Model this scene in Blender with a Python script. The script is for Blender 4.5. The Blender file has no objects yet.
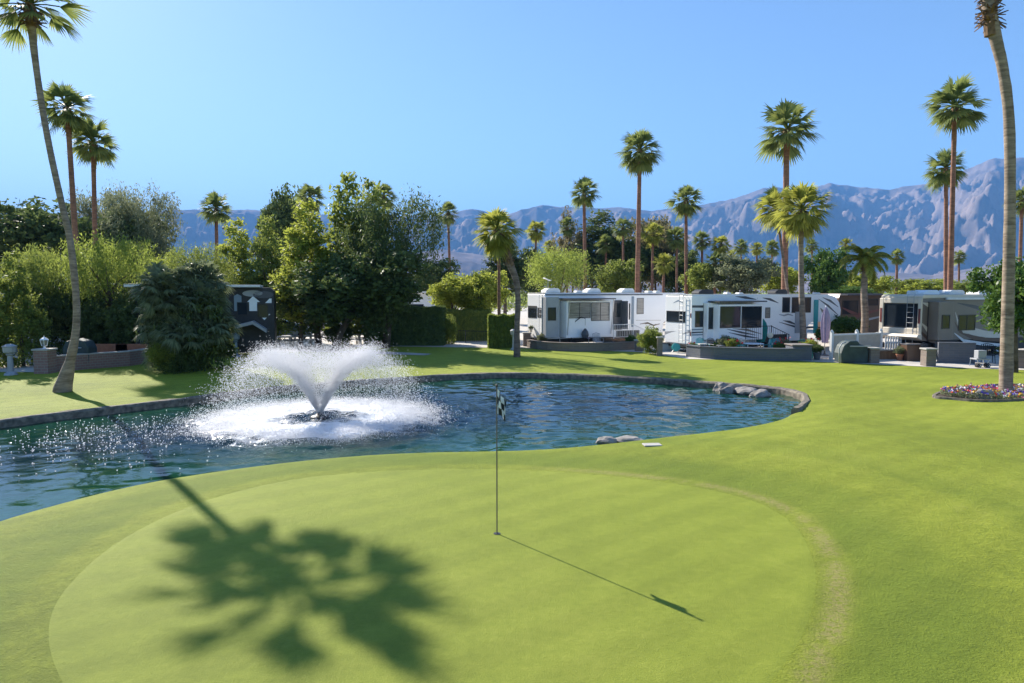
import bpy, bmesh, math, random
import numpy as np
from mathutils import Vector, Matrix
random.seed(7); RNG = np.random.default_rng(11)
R = math.radians
S = bpy.context.scene
C = S.collection

# ------------------------------------------------------------------ camera, sky, sun
CAM_H = 3.6; FPX = 683.0; PITCH = math.atan(49.5/683.0)
cd = bpy.data.cameras.new('camera'); cam = bpy.data.objects.new('camera', cd); C.objects.link(cam)
cam.location = (0, 0, CAM_H); cam.rotation_euler = (math.pi/2-PITCH, 0, 0)
cd.sensor_width = 36; cd.lens = 36*FPX/1024; cd.clip_end = 60000; cd.clip_start = 0.1
S.camera = cam
SUN_EL = 32.2; SUN_AZ = -40.6         # degrees; azimuth from +Y towards +X
w = bpy.data.worlds.new('World'); S.world = w; w.use_nodes = True
nt = w.node_tree; nt.nodes.clear()
sky = nt.nodes.new('ShaderNodeTexSky'); sky.sky_type = 'NISHITA'; sky.sun_disc = False
sky.sun_elevation = R(SUN_EL); sky.sun_rotation = R(SUN_AZ)
sky.altitude = 50; sky.air_density = 1.0; sky.dust_density = 0.2; sky.ozone_density = 4.0
bg = nt.nodes.new('ShaderNodeBackground'); bg.inputs[1].default_value = 0.076
wo = nt.nodes.new('ShaderNodeOutputWorld')
nt.links.new(sky.outputs[0], bg.inputs[0]); nt.links.new(bg.outputs[0], wo.inputs[0])
sd_ = bpy.data.lights.new('sun', 'SUN'); sd_.energy = 5.0; sd_.angle = R(0.5); sd_.color = (1.0, .93, .82)
sun = bpy.data.objects.new('sun', sd_); C.objects.link(sun)
sdir = Vector((math.sin(R(SUN_AZ))*math.cos(R(SUN_EL)), math.cos(R(SUN_AZ))*math.cos(R(SUN_EL)), math.sin(R(SUN_EL))))
sun.rotation_euler = sdir.to_track_quat('Z', 'Y').to_euler(); sun.location = (0, 0, 60)
S.view_settings.view_transform = 'Standard'; S.view_settings.look = 'None'
S.view_settings.exposure = 1.38; S.view_settings.gamma = 1.0
S.view_settings.use_curve_mapping = False

# ------------------------------------------------------------------ helpers
cp, sp = math.cos(PITCH), math.sin(PITCH)
def ray(px, py):
    u = (px-512)/FPX; v = -(py-341.5)/FPX
    return Vector((u, cp+v*sp, -sp+v*cp))
def at(px, py, z=0.0):
    d = ray(px, py); t = (z-CAM_H)/d.z
    return Vector((d.x*t, d.y*t, z))
def atY(px, py, Y):
    d = ray(px, py); t = Y/d.y
    return Vector((d.x*t, Y, CAM_H+d.z*t))

def tag(o, label=None, cat=None, group=None, kind=None):
    if label: o['label'] = label
    if cat: o['category'] = cat
    if group: o['group'] = group
    if kind: o['kind'] = kind
    return o
def thing(name, label, cat, loc=(0, 0, 0), rz=0, group=None):
    o = bpy.data.objects.new(name, None); C.objects.link(o); o.empty_display_size = .2
    o.location = loc; o.rotation_euler = (0, 0, rz)
    return tag(o, label, cat, group)
def copy_tree(o, parent=None):
    c = o.copy(); C.objects.link(c)
    if parent is not None: c.parent = parent
    for ch in [x for x in C.objects if x.parent == o]: copy_tree(ch, c)
    return c

class MB:
    def __init__(s): s.v = []; s.f = []
    def add(s, vs, fs):
        n = len(s.v); s.v += [tuple(v) for v in vs]; s.f += [tuple(n+i for i in f) for f in fs]; return s
    def box(s, c, d, rz=0, rx=0, ry=0):
        h = [x/2 for x in d]
        vs = [Vector((a*h[0], b*h[1], e*h[2])) for a in (-1, 1) for b in (-1, 1) for e in (-1, 1)]
        if rz or rx or ry:
            M = Matrix.Rotation(rz, 3, 'Z') @ Matrix.Rotation(ry, 3, 'Y') @ Matrix.Rotation(rx, 3, 'X')
            vs = [M @ v for v in vs]
        vs = [v+Vector(c) for v in vs]
        return s.add(vs, [(0, 1, 3, 2), (4, 6, 7, 5), (0, 4, 5, 1), (2, 3, 7, 6), (0, 2, 6, 4), (1, 5, 7, 3)])
    def b2(s, x0, x1, y0, y1, z0, z1):
        return s.box(((x0+x1)/2, (y0+y1)/2, (z0+z1)/2), (abs(x1-x0), abs(y1-y0), abs(z1-z0)))
    def tube(s, pts, rad, n=8, cap=True):
        pts = [Vector(p) for p in pts]
        if not hasattr(rad, '__len__'): rad = [rad]*len(pts)
        vs = []; fs = []; up = None
        for i, p in enumerate(pts):
            t = (pts[min(i+1, len(pts)-1)]-pts[max(i-1, 0)]).normalized()
            if up is None:
                up = Vector((1, 0, 0)) if abs(t.x) < .9 else Vector((0, 1, 0))
            a = (up-t*up.dot(t)).normalized(); up = a; b = t.cross(a)
            for k in range(n):
                an = 2*math.pi*k/n
                vs.append(p+(a*math.cos(an)+b*math.sin(an))*rad[i])
        for i in range(len(pts)-1):
            for k in range(n):
                k2 = (k+1) % n
                fs.append((i*n+k, i*n+k2, (i+1)*n+k2, (i+1)*n+k))
        if cap:
            fs.append(tuple(range(n-1, -1, -1))); fs.append(tuple((len(pts)-1)*n+k for k in range(n)))
        return s.add(vs, fs)
    def lathe(s, prof, c=(0, 0, 0), n=14, sx=1, sy=1):
        vs = []; fs = []
        for r, z in prof:
            for k in range(n):
                a = 2*math.pi*k/n
                vs.append((c[0]+r*math.cos(a)*sx, c[1]+r*math.sin(a)*sy, c[2]+z))
        for i in range(len(prof)-1):
            for k in range(n):
                k2 = (k+1) % n; fs.append((i*n+k, i*n+k2, (i+1)*n+k2, (i+1)*n+k))
        fs.append(tuple(range(n-1, -1, -1))); fs.append(tuple((len(prof)-1)*n+k for k in range(n)))
        return s.add(vs, fs)
    def prism_y(s, poly, y0, y1):     # polygon in x,z extruded in y
        n = len(poly)
        vs = [(x, y0, z) for x, z in poly]+[(x, y1, z) for x, z in poly]
        fs = [tuple(range(n)), tuple(range(2*n-1, n-1, -1))]
        fs += [(i, i+n, (i+1) % n+n, (i+1) % n) for i in range(n)]
        return s.add(vs, fs)
    def prism_x(s, poly, x0, x1):
        n = len(poly)
        vs = [(x0, y, z) for y, z in poly]+[(x1, y, z) for y, z in poly]
        fs = [tuple(range(n)), tuple(range(2*n-1, n-1, -1))]
        fs += [(i, i+n, (i+1) % n+n, (i+1) % n) for i in range(n)]
        return s.add(vs, fs)
    def build(s, name, m, parent=None, bevel=0, smooth=False, **kw):
        me = bpy.data.meshes.new(name); me.from_pydata(s.v, [], s.f); me.update()
        bm = bmesh.new(); bm.from_mesh(me); bmesh.ops.recalc_face_normals(bm, faces=bm.faces)
        if smooth:
            for f in bm.faces: f.smooth = True
        bm.to_mesh(me); bm.free()
        me.materials.append(m)
        o = bpy.data.objects.new(name, me); C.objects.link(o)
        if parent is not None: o.parent = parent
        if bevel:
            b = o.modifiers.new('bevel', 'BEVEL'); b.width = bevel; b.segments = 2; b.limit_method = 'ANGLE'
        if kw: tag(o, **kw)
        return o
def npmesh(name, V, F, m=None, smooth=False):
    V = np.asarray(V, dtype=np.float32); F = np.asarray(F, dtype=np.int32)
    me = bpy.data.meshes.new(name); k = F.shape[1]
    me.vertices.add(len(V)); me.vertices.foreach_set('co', V.ravel())
    me.loops.add(F.size); me.loops.foreach_set('vertex_index', F.ravel())
    me.polygons.add(len(F)); me.polygons.foreach_set('loop_start', np.arange(0, F.size, k, dtype=np.int32))
    me.polygons.foreach_set('loop_total', np.full(len(F), k, dtype=np.int32))
    if smooth: me.polygons.foreach_set('use_smooth', np.ones(len(F), dtype=bool))
    me.update(); me.validate()
    if m: me.materials.append(m)
    return me
def link(name, me, parent=None, m=None, **kw):
    o = bpy.data.objects.new(name, me); C.objects.link(o)
    if parent is not None: o.parent = parent
    if m is not None:
        o.material_slots[0].link = 'OBJECT'; o.material_slots[0].material = m
    if kw: tag(o, **kw)
    return o

# ------------------------------------------------------------------ materials
def base_mat(name):
    m = bpy.data.materials.new(name); m.use_nodes = True
    n = m.node_tree.nodes; l = m.node_tree.links
    return m, n, l, n['Principled BSDF']
def mat(name, col, rough=.6, var=.12, scale=6, bump=.1, metal=0, spec=.5, coords='Object', stretch=(1, 1, 1), detail=4):
    m, n, l, p = base_mat(name)
    tc = n.new('ShaderNodeTexCoord'); mp = n.new('ShaderNodeMapping'); mp.inputs['Scale'].default_value = stretch
    no = n.new('ShaderNodeTexNoise'); no.inputs['Scale'].default_value = scale; no.inputs['Detail'].default_value = detail
    l.new(tc.outputs[coords], mp.inputs[0]); l.new(mp.outputs[0], no.inputs['Vector'])
    r = n.new('ShaderNodeValToRGB'); c = col
    r.color_ramp.elements[0].position = .3; r.color_ramp.elements[1].position = .7
    r.color_ramp.elements[0].color = (c[0]*(1-var), c[1]*(1-var), c[2]*(1-var), 1)
    r.color_ramp.elements[1].color = (min(1, c[0]*(1+var)), min(1, c[1]*(1+var)), min(1, c[2]*(1+var)), 1)
    l.new(no.outputs['Fac'], r.inputs[0]); l.new(r.outputs[0], p.inputs['Base Color'])
    p.inputs['Roughness'].default_value = rough; p.inputs['Metallic'].default_value = metal
    p.inputs['Specular IOR Level'].default_value = spec
    if bump:
        b = n.new('ShaderNodeBump'); b.inputs['Strength'].default_value = bump; b.inputs['Distance'].default_value = .02
        l.new(no.outputs['Fac'], b.inputs['Height']); l.new(b.outputs[0], p.inputs['Normal'])
    return m
def leaf_mat(name, col, col2, trans=.35, rough=.55):
    m, n, l, p = base_mat(name)
    g = n.new('ShaderNodeNewGeometry'); r = n.new('ShaderNodeValToRGB')
    r.color_ramp.elements[0].color = (*col, 1); r.color_ramp.elements[1].color = (*col2, 1)
    tc = n.new('ShaderNodeTexCoord'); no = n.new('ShaderNodeTexNoise'); no.inputs['Scale'].default_value = 2.2
    l.new(tc.outputs['Object'], no.inputs['Vector'])
    ma = n.new('ShaderNodeMath'); ma.operation = 'MULTIPLY_ADD'; ma.inputs[1].default_value = .55; ma.inputs[2].default_value = -.05
    mb = n.new('ShaderNodeMath'); mb.operation = 'MULTIPLY_ADD'; mb.inputs[1].default_value = .5
    l.new(g.outputs['Random Per Island'], ma.inputs[0]); l.new(no.outputs['Fac'], mb.inputs[0]); l.new(ma.outputs[0], mb.inputs[2])
    l.new(mb.outputs[0], r.inputs[0]); l.new(r.outputs[0], p.inputs['Base Color'])
    p.inputs['Roughness'].default_value = rough; p.inputs['Specular IOR Level'].default_value = .15
    t = n.new('ShaderNodeBsdfTranslucent'); mx = n.new('ShaderNodeMixShader'); mx.inputs[0].default_value = trans
    hs = n.new('ShaderNodeHueSaturation'); hs.inputs['Value'].default_value = 1.7; hs.inputs['Hue'].default_value = .485
    l.new(r.outputs[0], hs.inputs['Color']); l.new(hs.outputs[0], t.inputs[0])
    l.new(p.outputs[0], mx.inputs[1]); l.new(t.outputs[0], mx.inputs[2])
    l.new(mx.outputs[0], n['Material Output'].inputs['Surface'])
    return m
def brick_mat(name, c1, c2, mortar, sc=1.0):
    m, n, l, p = base_mat(name)
    tc = n.new('ShaderNodeTexCoord'); sx = n.new('ShaderNodeSeparateXYZ'); cx = n.new('ShaderNodeCombineXYZ')
    ad = n.new('ShaderNodeMath'); l.new(tc.outputs['Object'], sx.inputs[0])
    l.new(sx.outputs[0], ad.inputs[0]); l.new(sx.outputs[1], ad.inputs[1])
    l.new(ad.outputs[0], cx.inputs[0]); l.new(sx.outputs[2], cx.inputs[1])
    b = n.new('ShaderNodeTexBrick'); b.inputs['Scale'].default_value = sc
    b.inputs['Color1'].default_value = (*c1, 1); b.inputs['Color2'].default_value = (*c2, 1); b.inputs['Mortar'].default_value = (*mortar, 1)
    b.inputs['Brick Width'].default_value = .3; b.inputs['Row Height'].default_value = .12; b.inputs['Mortar Size'].default_value = .012
    l.new(cx.outputs[0], b.inputs['Vector']); l.new(b.outputs['Color'], p.inputs['Base Color']); p.inputs['Roughness'].default_value = .9
    bu = n.new('ShaderNodeBump'); bu.inputs['Strength'].default_value = .4; bu.inputs['Distance'].default_value = .02; bu.invert = True
    l.new(b.outputs['Fac'], bu.inputs['Height']); l.new(bu.outputs[0], p.inputs['Normal'])
    return m
def trunk_mat(name, c1, c2, ring=9.0):
    m, n, l, p = base_mat(name)
    tc = n.new('ShaderNodeTexCoord'); mp = n.new('ShaderNodeMapping'); mp.inputs['Scale'].default_value = (1.1, 1.1, ring*1.6)
    wv = n.new('ShaderNodeTexNoise'); wv.inputs['Scale'].default_value = 1.6; wv.inputs['Detail'].default_value = 5; wv.inputs['Roughness'].default_value = .65
    no = n.new('ShaderNodeTexNoise'); no.inputs['Scale'].default_value = 3.0; no.inputs['Detail'].default_value = 6
    l.new(tc.outputs['Object'], mp.inputs[0]); l.new(mp.outputs[0], wv.inputs[0]); l.new(tc.outputs['Object'], no.inputs[0])
    mx = n.new('ShaderNodeMath'); mx.operation = 'MULTIPLY_ADD'; mx.inputs[1].default_value = .9
    l.new(wv.outputs['Fac'], mx.inputs[0]); m2 = n.new('ShaderNodeMath'); m2.operation = 'MULTIPLY'; m2.inputs[1].default_value = .35
    l.new(no.outputs['Fac'], m2.inputs[0]); l.new(m2.outputs[0], mx.inputs[2])
    r = n.new('ShaderNodeValToRGB'); r.color_ramp.elements[0].position = .45; r.color_ramp.elements[1].position = .8
    r.color_ramp.elements[0].color = (*c1, 1); r.color_ramp.elements[1].color = (*c2, 1)
    l.new(mx.outputs[0], r.inputs[0]); l.new(r.outputs[0], p.inputs['Base Color']); p.inputs['Roughness'].default_value = .9
    b = n.new('ShaderNodeBump'); b.inputs['Strength'].default_value = .7; b.inputs['Distance'].default_value = .03
    l.new(mx.outputs[0], b.inputs['Height']); l.new(b.outputs[0], p.inputs['Normal'])
    return m

M = {}
M['white'] = mat('white_gelcoat', (.88, .88, .88), .35, .02, 1.5, .02)
M['cream'] = mat('cream_gelcoat', (.62, .55, .45), .35, .05, 1.5, .02)
M['offwhite'] = mat('roof_membrane', (.72, .71, .68), .6, .08, 3, .05)
M['taupe'] = mat('taupe_paint', (.19, .155, .125), .35, .06, 2, .02)
M['darkgrey'] = mat('dark_grey_paint', (.07, .07, .08), .4, .1, 3, .02)
M['black'] = mat('black_plastic', (.02, .02, .022), .5, .2, 5, .03)
M['brown'] = mat('brown_paint', (.10, .055, .035), .4, .1, 3, .02)
M['maroon'] = mat('maroon_paint', (.16, .04, .035), .4, .1, 3, .02)
M['greypaint'] = mat('grey_paint', (.34, .35, .37), .4, .06, 3, .02)
M['bluegrey'] = mat('blue_grey_paint', (.22, .28, .34), .4, .06, 3, .02)
M['metal'] = mat('brushed_aluminium', (.6, .6, .62), .35, .05, 8, .03, metal=.9)
M['glass'] = mat('tinted_window_glass', (.02, .026, .034), .08, .3, .9, 0, spec=.35)
M['greyglass'] = mat('window_with_blinds', (.22, .21, .19), .15, .3, 1.2, 0, spec=.7, stretch=(1, 1, 9))
M['concrete'] = mat('concrete', (.42, .40, .37), .9, .15, 1.5, .2)
M['curb'] = mat('pond_edge_stone', (.17, .145, .11), .95, .5, 7, .9)
M['pad'] = mat('pavement_concrete', (.50, .46, .41), .9, .15, .8, .1)
M['asphalt'] = mat('asphalt', (.06, .06, .062), .95, .2, 2, .2)
M['rock'] = mat('grey_boulder', (.24, .22, .20), .9, .35, 3, .8)
M['brick'] = brick_mat('pinkish_brick', (.30, .17, .14), (.25, .145, .12), (.28, .25, .22))
M['block'] = brick_mat('grey_brown_block', (.22, .17, .14), (.18, .14, .12), (.2, .18, .16))
M['slate'] = brick_mat('blue_grey_block', (.12, .13, .15), (.10, .11, .13), (.13, .13, .14))
M['teal'] = mat('teal_canvas', (.01, .20, .18), .8, .15, 8, .2)
M['tealp'] = mat('teal_plastic', (.03, .32, .33), .5, .1, 8, .05)
M['mauve'] = mat('mauve_canvas', (.36, .29, .40), .8, .12, 8, .2)
M['tan'] = mat('tan_canvas', (.42, .34, .25), .8, .12, 8, .2)
M['wood'] = mat('weathered_wood', (.22, .12, .06), .8, .3, 6, .3, stretch=(1, 1, .2))
M['terra'] = mat('terracotta', (.38, .15, .08), .8, .15, 6, .1)
M['red'] = mat('red_flower_petals', (.55, .02, .02), .6, .2, 20, 0)
M['vinyl'] = mat('white_vinyl', (.75, .73, .70), .5, .05, 2, .02)
M['beige'] = mat('beige_stucco', (.52, .44, .35), .9, .1, 4, .2)
M['car'] = mat('silver_blue_car_paint', (.35, .45, .55), .25, .05, 2, 0, metal=.3)
M['rubber'] = mat('tyre_rubber', (.02, .02, .02), .9, .2, 10, .1)
M['trunk_dark'] = trunk_mat('palm_trunk_grey_brown', (.085, .055, .042), (.27, .20, .155), 3.2)
M['trunk_red'] = trunk_mat('palm_trunk_red_brown', (.13, .06, .04), (.30, .15, .09), 4.0)
M['trunk_grey'] = trunk_mat('palm_trunk_pale_grey', (.12, .085, .06), (.36, .28, .21), 4.5)
M['bark'] = trunk_mat('rough_tree_bark', (.05, .035, .025), (.16, .12, .09), 1.2)
M['boots'] = mat('dead_frond_boots', (.17, .10, .055), .9, .4, 9, .3)
M['frond'] = leaf_mat('palm_frond_green', (0.051, 0.094, 0.032), (0.232, 0.261, 0.072), .42)
M['frondy'] = leaf_mat('palm_frond_yellow_green', (.10, .13, .025), (.36, .37, .07), .45)
M['frondb'] = leaf_mat('palm_frond_blue_green', (.06, .09, .04), (.26, .29, .16), .3)
M['frondd'] = leaf_mat('dead_palm_frond', (.12, .08, .04), (.26, .18, .10), .2)
M['lf_dark'] = leaf_mat('leaf_dark_green', (0.036, 0.065, 0.026), (0.131, 0.174, 0.051), 0.3)
M['lf_mid'] = leaf_mat('leaf_mid_green', (0.072, 0.116, 0.029), (0.246, 0.290, 0.058), 0.42)
M['lf_yel'] = leaf_mat('leaf_yellow_green', (0.098, 0.141, 0.026), (0.326, 0.370, 0.059), 0.5)
M['lf_grey'] = leaf_mat('leaf_grey_green', (0.072, 0.102, 0.058), (0.246, 0.261, 0.145), 0.35)
M['lf_olive'] = leaf_mat('leaf_olive_brown', (0.087, 0.087, 0.043), (0.261, 0.232, 0.109), 0.35)
M['lf_willow'] = leaf_mat('leaf_willow_green', (0.092, 0.140, 0.023), (0.264, 0.322, 0.070), 0.5)
M['lf_lush'] = leaf_mat('leaf_glossy_green', (0.032, 0.082, 0.018), (0.118, 0.197, 0.041), .3, .35)

# ------------------------------------------------------------------ pond outline, ground height
WZ = -0.22
near_px = [(-160, 575), (-90, 553), (0, 521), (50, 507), (100, 494), (150, 483), (200, 475), (250, 468), (300, 462), (360, 456.5), (420, 453.5), (480, 452.5), (540, 451), (600, 445.5), (650, 439.5), (700, 434), (740, 429), (775, 422), (797, 414), (806, 406)]
far_px = [(803, 400), (790, 395.5), (770, 392.5), (740, 390), (715, 388), (690, 386), (640, 382.5), (590, 379.8), (540, 378.3), (500, 378), (450, 379.5), (400, 382.5), (340, 387), (290, 391), (240, 397), (200, 403), (150, 409), (100, 415), (50, 421), (0, 428), (-60, 438), (-160, 456), (-300, 490), (-330, 560)]
def smooth_line(P, it=2):
    P = [Vector((p.x, p.y)) for p in P]
    for _ in range(it):
        Q = [P[0]]
        for a, b in zip(P[:-1], P[1:]): Q += [a*.75+b*.25, a*.25+b*.75]
        P = Q+[P[-1]]
    return P
nearP = smooth_line([at(x, y, WZ) for x, y in near_px]); farP = smooth_line([at(x, y, WZ) for x, y in far_px])
POND = np.array([[p.x, p.y] for p in nearP+farP]); NFAR0 = len(nearP)-1
def sdf(X, Y, P):
    """signed distance to polygon (positive outside) and index of nearest segment"""
    d = np.full(X.shape, 1e9); idx = np.zeros(X.shape, int); ins = np.zeros(X.shape, bool); n = len(P)
    for i in range(n):
        a = P[i]; b = P[(i+1) % n]; e = b-a; L = e @ e+1e-12
        t = np.clip(((X-a[0])*e[0]+(Y-a[1])*e[1])/L, 0, 1)
        dd = np.hypot(X-a[0]-t*e[0], Y-a[1]-t*e[1]); k = dd < d; d = np.where(k, dd, d); idx = np.where(k, i, idx)
        c = ((a[1] > Y) != (b[1] > Y)); xi = a[0]+(Y-a[1])/(b[1]-a[1]+1e-12)*(b[0]-a[0]); ins ^= (c & (X < xi))
    return np.where(ins, -d, d), idx
green_px = [(300, 790), (110, 750), (62, 700), (42, 655), (42, 620), (58, 590), (100, 550), (150, 521), (210, 497), (290, 478), (380, 470), (470, 468), (560, 471), (640, 478), (710, 488), (765, 502), (800, 524), (818, 556), (822, 590), (812, 630), (790, 668), (740, 730), (560, 790)]
gp = [at(x, y) for x, y in green_px]; gp = smooth_line(gp+[gp[0]], 2)[:-1]
GREEN = np.array([[p.x, p.y] for p in gp])
def sst(a, b, x):
    t = np.clip((x-a)/(b-a), 0, 1); return t*t*(3-2*t)
def vnoise(X, Y, s, seed=0):
    X = X*s; Y = Y*s; xi = np.floor(X).astype(np.int64); yi = np.floor(Y).astype(np.int64); fx = X-xi; fy = Y-yi
    def h(a, b):
        n = (a*374761393+b*668265263+seed*974711) & 0xffffffff
        n = ((n ^ (n >> 13))*1274126177) & 0xffffffff
        return ((n ^ (n >> 16)) & 0xffff)/65535.0
    u = fx*fx*(3-2*fx); v = fy*fy*(3-2*fy)
    return (h(xi, yi)*(1-u)+h(xi+1, yi)*u)*(1-v)+(h(xi, yi+1)*(1-u)+h(xi+1, yi+1)*u)*v
def ground_h(X, Y):
    X = np.asarray(X, float); Y = np.asarray(Y, float)
    sd, idx = sdf(X, Y, POND); wf = sst(NFAR0-9, NFAR0-3, idx)*sst(len(POND)+9, len(POND)-1, idx*1.0+(idx < NFAR0)*0); wf = np.where(idx >= NFAR0, 1.0, wf)
    gs, _ = sdf(X, Y, GREEN)
    z = np.zeros(X.shape)
    m = sst(.3, 3.5, gs)*(1-sst(24, 31, Y))*sst(.5, 3, sd)
    z += m*((vnoise(X, Y, .16, 3)-.5)*.42+(vnoise(X, Y, .4, 5)-.5)*.10)
    nearz = WZ-WZ*(1-np.exp(-np.maximum(sd, 0)/.55)); farz = np.where(sd > .0, -.03*np.exp(-np.maximum(sd, 0)), WZ)
    bank = farz*wf+nearz*(1-wf)
    z = z+bank
    z = np.where(sd < 0, WZ-np.minimum(1.3, .45*np.abs(sd)+wf*.3*(sd < -.05)), z)
    return z
def gz(x, y): return float(ground_h(np.array([x]), np.array([y]))[0])
def grow(a, b, step, lo, hi, f=1.35):
    mid = list(np.arange(a, b+1e-6, step)); s = step; L = []; x = a
    while x > lo: s *= f; x -= s; L.append(x)
    s = step; x = mid[-1]; H = []
    while x < hi: s *= f; x += s; H.append(x)
    return np.array(L[::-1]+mid+H)
xs = grow(-32, 24, .2, -14000, 14000); ys = grow(4, 36, .2, -600, 14000)
xs = np.unique(np.round(np.concatenate([xs, np.arange(-8, 8, .2)+.1]), 4)); ys = np.unique(np.round(np.concatenate([ys, np.arange(4, 17, .2)+.1]), 4))
X, Y = np.meshgrid(xs, ys); Z = ground_h(X, Y)
nx, ny = len(xs), len(ys)
I = (np.arange(ny-1)[:, None]*nx+np.arange(nx-1)[None]).ravel()
F = np.stack([I, I+1, I+nx+1, I+nx], 1)
# grass material
def grass_mat(name, c1, c2, c3, mow=.0, fine=38.0, dry=True, bump=1.0):
    m, n, l, p = base_mat(name)
    g = n.new('ShaderNodeNewGeometry')
    def noise(sc, det=3, rough=.6):
        a = n.new('ShaderNodeTexNoise'); a.inputs['Scale'].default_value = sc; a.inputs['Detail'].default_value = det
        a.inputs['Roughness'].default_value = rough; l.new(g.outputs['Position'], a.inputs['Vector']); return a
    big = noise(.22, 4); mid = noise(1.6, 5, .7); fin = noise(fine, 4, .75); med = noise(9, 4, .7)
    r = n.new('ShaderNodeValToRGB'); e = r.color_ramp.elements
    e[0].position = .30; e[0].color = (*c1, 1); e[1].position = .72; e[1].color = (*c3, 1)
    k = e.new(.5); k.color = (*c2, 1)
    s = None
    for nd, wt in ((big, .32), (mid, .22), (med, .20), (fin, .26)):
        a = n.new('ShaderNodeMath'); a.operation = 'MULTIPLY_ADD'; a.inputs[1].default_value = wt
        l.new(nd.outputs['Fac'], a.inputs[0])
        if s is None: a.inputs[2].default_value = 0
        else: l.new(s.outputs[0], a.inputs[2])
        s = a
    # stretch the contrast about the mean
    c = n.new('ShaderNodeMath'); c.operation = 'MULTIPLY_ADD'; c.inputs[1].default_value = 3.0; c.inputs[2].default_value = -1.0
    l.new(s.outputs[0], c.inputs[0]); l.new(c.outputs[0], r.inputs[0])
    last = r.outputs[0]
    if dry:   # worn straw coloured patches
        d = noise(.9, 6, .75); dr = n.new('ShaderNodeValToRGB'); dr.color_ramp.elements[0].position = .60; dr.color_ramp.elements[1].position = .74
        l.new(d.outputs['Fac'], dr.inputs[0]); mx = n.new('ShaderNodeMixRGB'); mx.inputs[2].default_value = (.30, .29, .07, 1)
        mm = n.new('ShaderNodeMath'); mm.operation = 'MULTIPLY'; mm.inputs[1].default_value = .45; l.new(dr.outputs[0], mm.inputs[0])
        l.new(mm.outputs[0], mx.inputs[0]); l.new(last, mx.inputs[1]); last = mx.outputs[0]
    at_ = n.new('ShaderNodeAttribute'); at_.attribute_name = 'wear'
    mx = n.new('ShaderNodeMixRGB'); mx.inputs[2].default_value = (.33, .25, .12, 1)
    wn_ = noise(14, 5, .8); wr = n.new('ShaderNodeMapRange'); wr.inputs[1].default_value = .42; wr.inputs[2].default_value = .54; l.new(wn_.outputs['Fac'], wr.inputs[0])
    wm = n.new('ShaderNodeMath'); wm.operation = 'MULTIPLY'; l.new(wr.outputs[0], wm.inputs[0]); l.new(at_.outputs['Fac'], wm.inputs[1])
    l.new(wm.outputs[0], mx.inputs[0]); l.new(last, mx.inputs[1]); last = mx.outputs[0]
    at2 = n.new('ShaderNodeAttribute'); at2.attribute_name = 'rough_cut'
    mx = n.new('ShaderNodeMixRGB'); mx.inputs[2].default_value = (c1[0]*.62, c1[1]*.82, c1[2]*.8, 1)
    l.new(at2.outputs['Fac'], mx.inputs[0]); l.new(last, mx.inputs[1]); last = mx.outputs[0]
    if mow:
        mp = n.new('ShaderNodeMapping'); mp.inputs['Rotation'].default_value = (0, 0, .9); l.new(g.outputs['Position'], mp.inputs[0])
        wv = n.new('ShaderNodeTexWave'); wv.inputs['Scale'].default_value = .42; wv.inputs['Distortion'].default_value = .6; wv.inputs['Detail'].default_value = 1; l.new(mp.outputs[0], wv.inputs[0])
        sr = n.new('ShaderNodeMapRange'); sr.inputs[1].default_value = .3; sr.inputs[2].default_value = .7; sr.inputs[3].default_value = 1-mow; sr.inputs[4].default_value = 1+mow; l.new(wv.outputs['Fac'], sr.inputs[0])
        hv = n.new('ShaderNodeHueSaturation'); l.new(sr.outputs[0], hv.inputs['Value']); l.new(last, hv.inputs['Color']); last = hv.outputs[0]
    l.new(last, p.inputs['Base Color']); p.inputs['Roughness'].default_value = .75; p.inputs['Specular IOR Level'].default_value = .15
    p.inputs['Sheen Weight'].default_value = .25; p.inputs['Sheen Tint'].default_value = (.75, .9, .12, 1); p.inputs['Sheen Roughness'].default_value = .5
    ad = n.new('ShaderNodeMath'); ad.operation = 'ADD'; l.new(fin.outputs['Fac'], ad.inputs[0]); l.new(med.outputs['Fac'], ad.inputs[1])
    b = n.new('ShaderNodeBump'); b.inputs['Strength'].default_value = bump; b.inputs['Distance'].default_value = .04
    l.new(ad.outputs[0], b.inputs['Height']); l.new(b.outputs[0], p.inputs['Normal'])
    return m
M['lawn'] = grass_mat('lawn_grass', (.135, .168, .016), (.200, .236, .022), (.27, .295, .035), mow=.045)
M['fringe'] = grass_mat('collar_grass', (.14, .17, .014), (.20, .22, .018), (.28, .28, .03), fine=55, bump=.4)
M['green'] = grass_mat('putting_green_grass', (.14, .170, .018), (.172, .202, .023), (.21, .235, .032), fine=60, dry=False, bump=.45, mow=.05)
V = np.stack([X.ravel(), Y.ravel(), Z.ravel()], 1)
me = npmesh('ground', V, F, M['lawn'], True)
gs, _ = sdf(X.ravel(), Y.ravel(), GREEN); sdp, ix = sdf(X.ravel(), Y.ravel(), POND)
ang = np.arctan2(Y.ravel()-7.5, X.ravel()-.3)
nz = vnoise(X.ravel(), Y.ravel(), 2.1, 9)*.6+vnoise(X.ravel(), Y.ravel(), 6, 12)*.4
ring = np.exp(-((gs-.20)/.13)**2)*sst(.25, .5, nz)*sst(-1.3, -.2, ang)*(1-sst(1.2, 1.7, ang))
wear = ring*.8+sst(.12, .0, np.abs(sdp-.1))*.5*(ix < NFAR0)
a = me.attributes.new('wear', 'FLOAT', 'POINT'); a.data.foreach_set('value', np.clip(wear, 0, 1).astype(np.float32))
rc = sst(.25, .5, gs)*sst(2.2, 1.2, gs)*.62*(.65+.35*vnoise(X.ravel(), Y.ravel(), 1.0, 8))+sst(2.9, 3.2, gs)*sst(4.6, 3.6, gs)*.22+sst(.6, 0, np.abs(sdp))*.35
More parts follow.
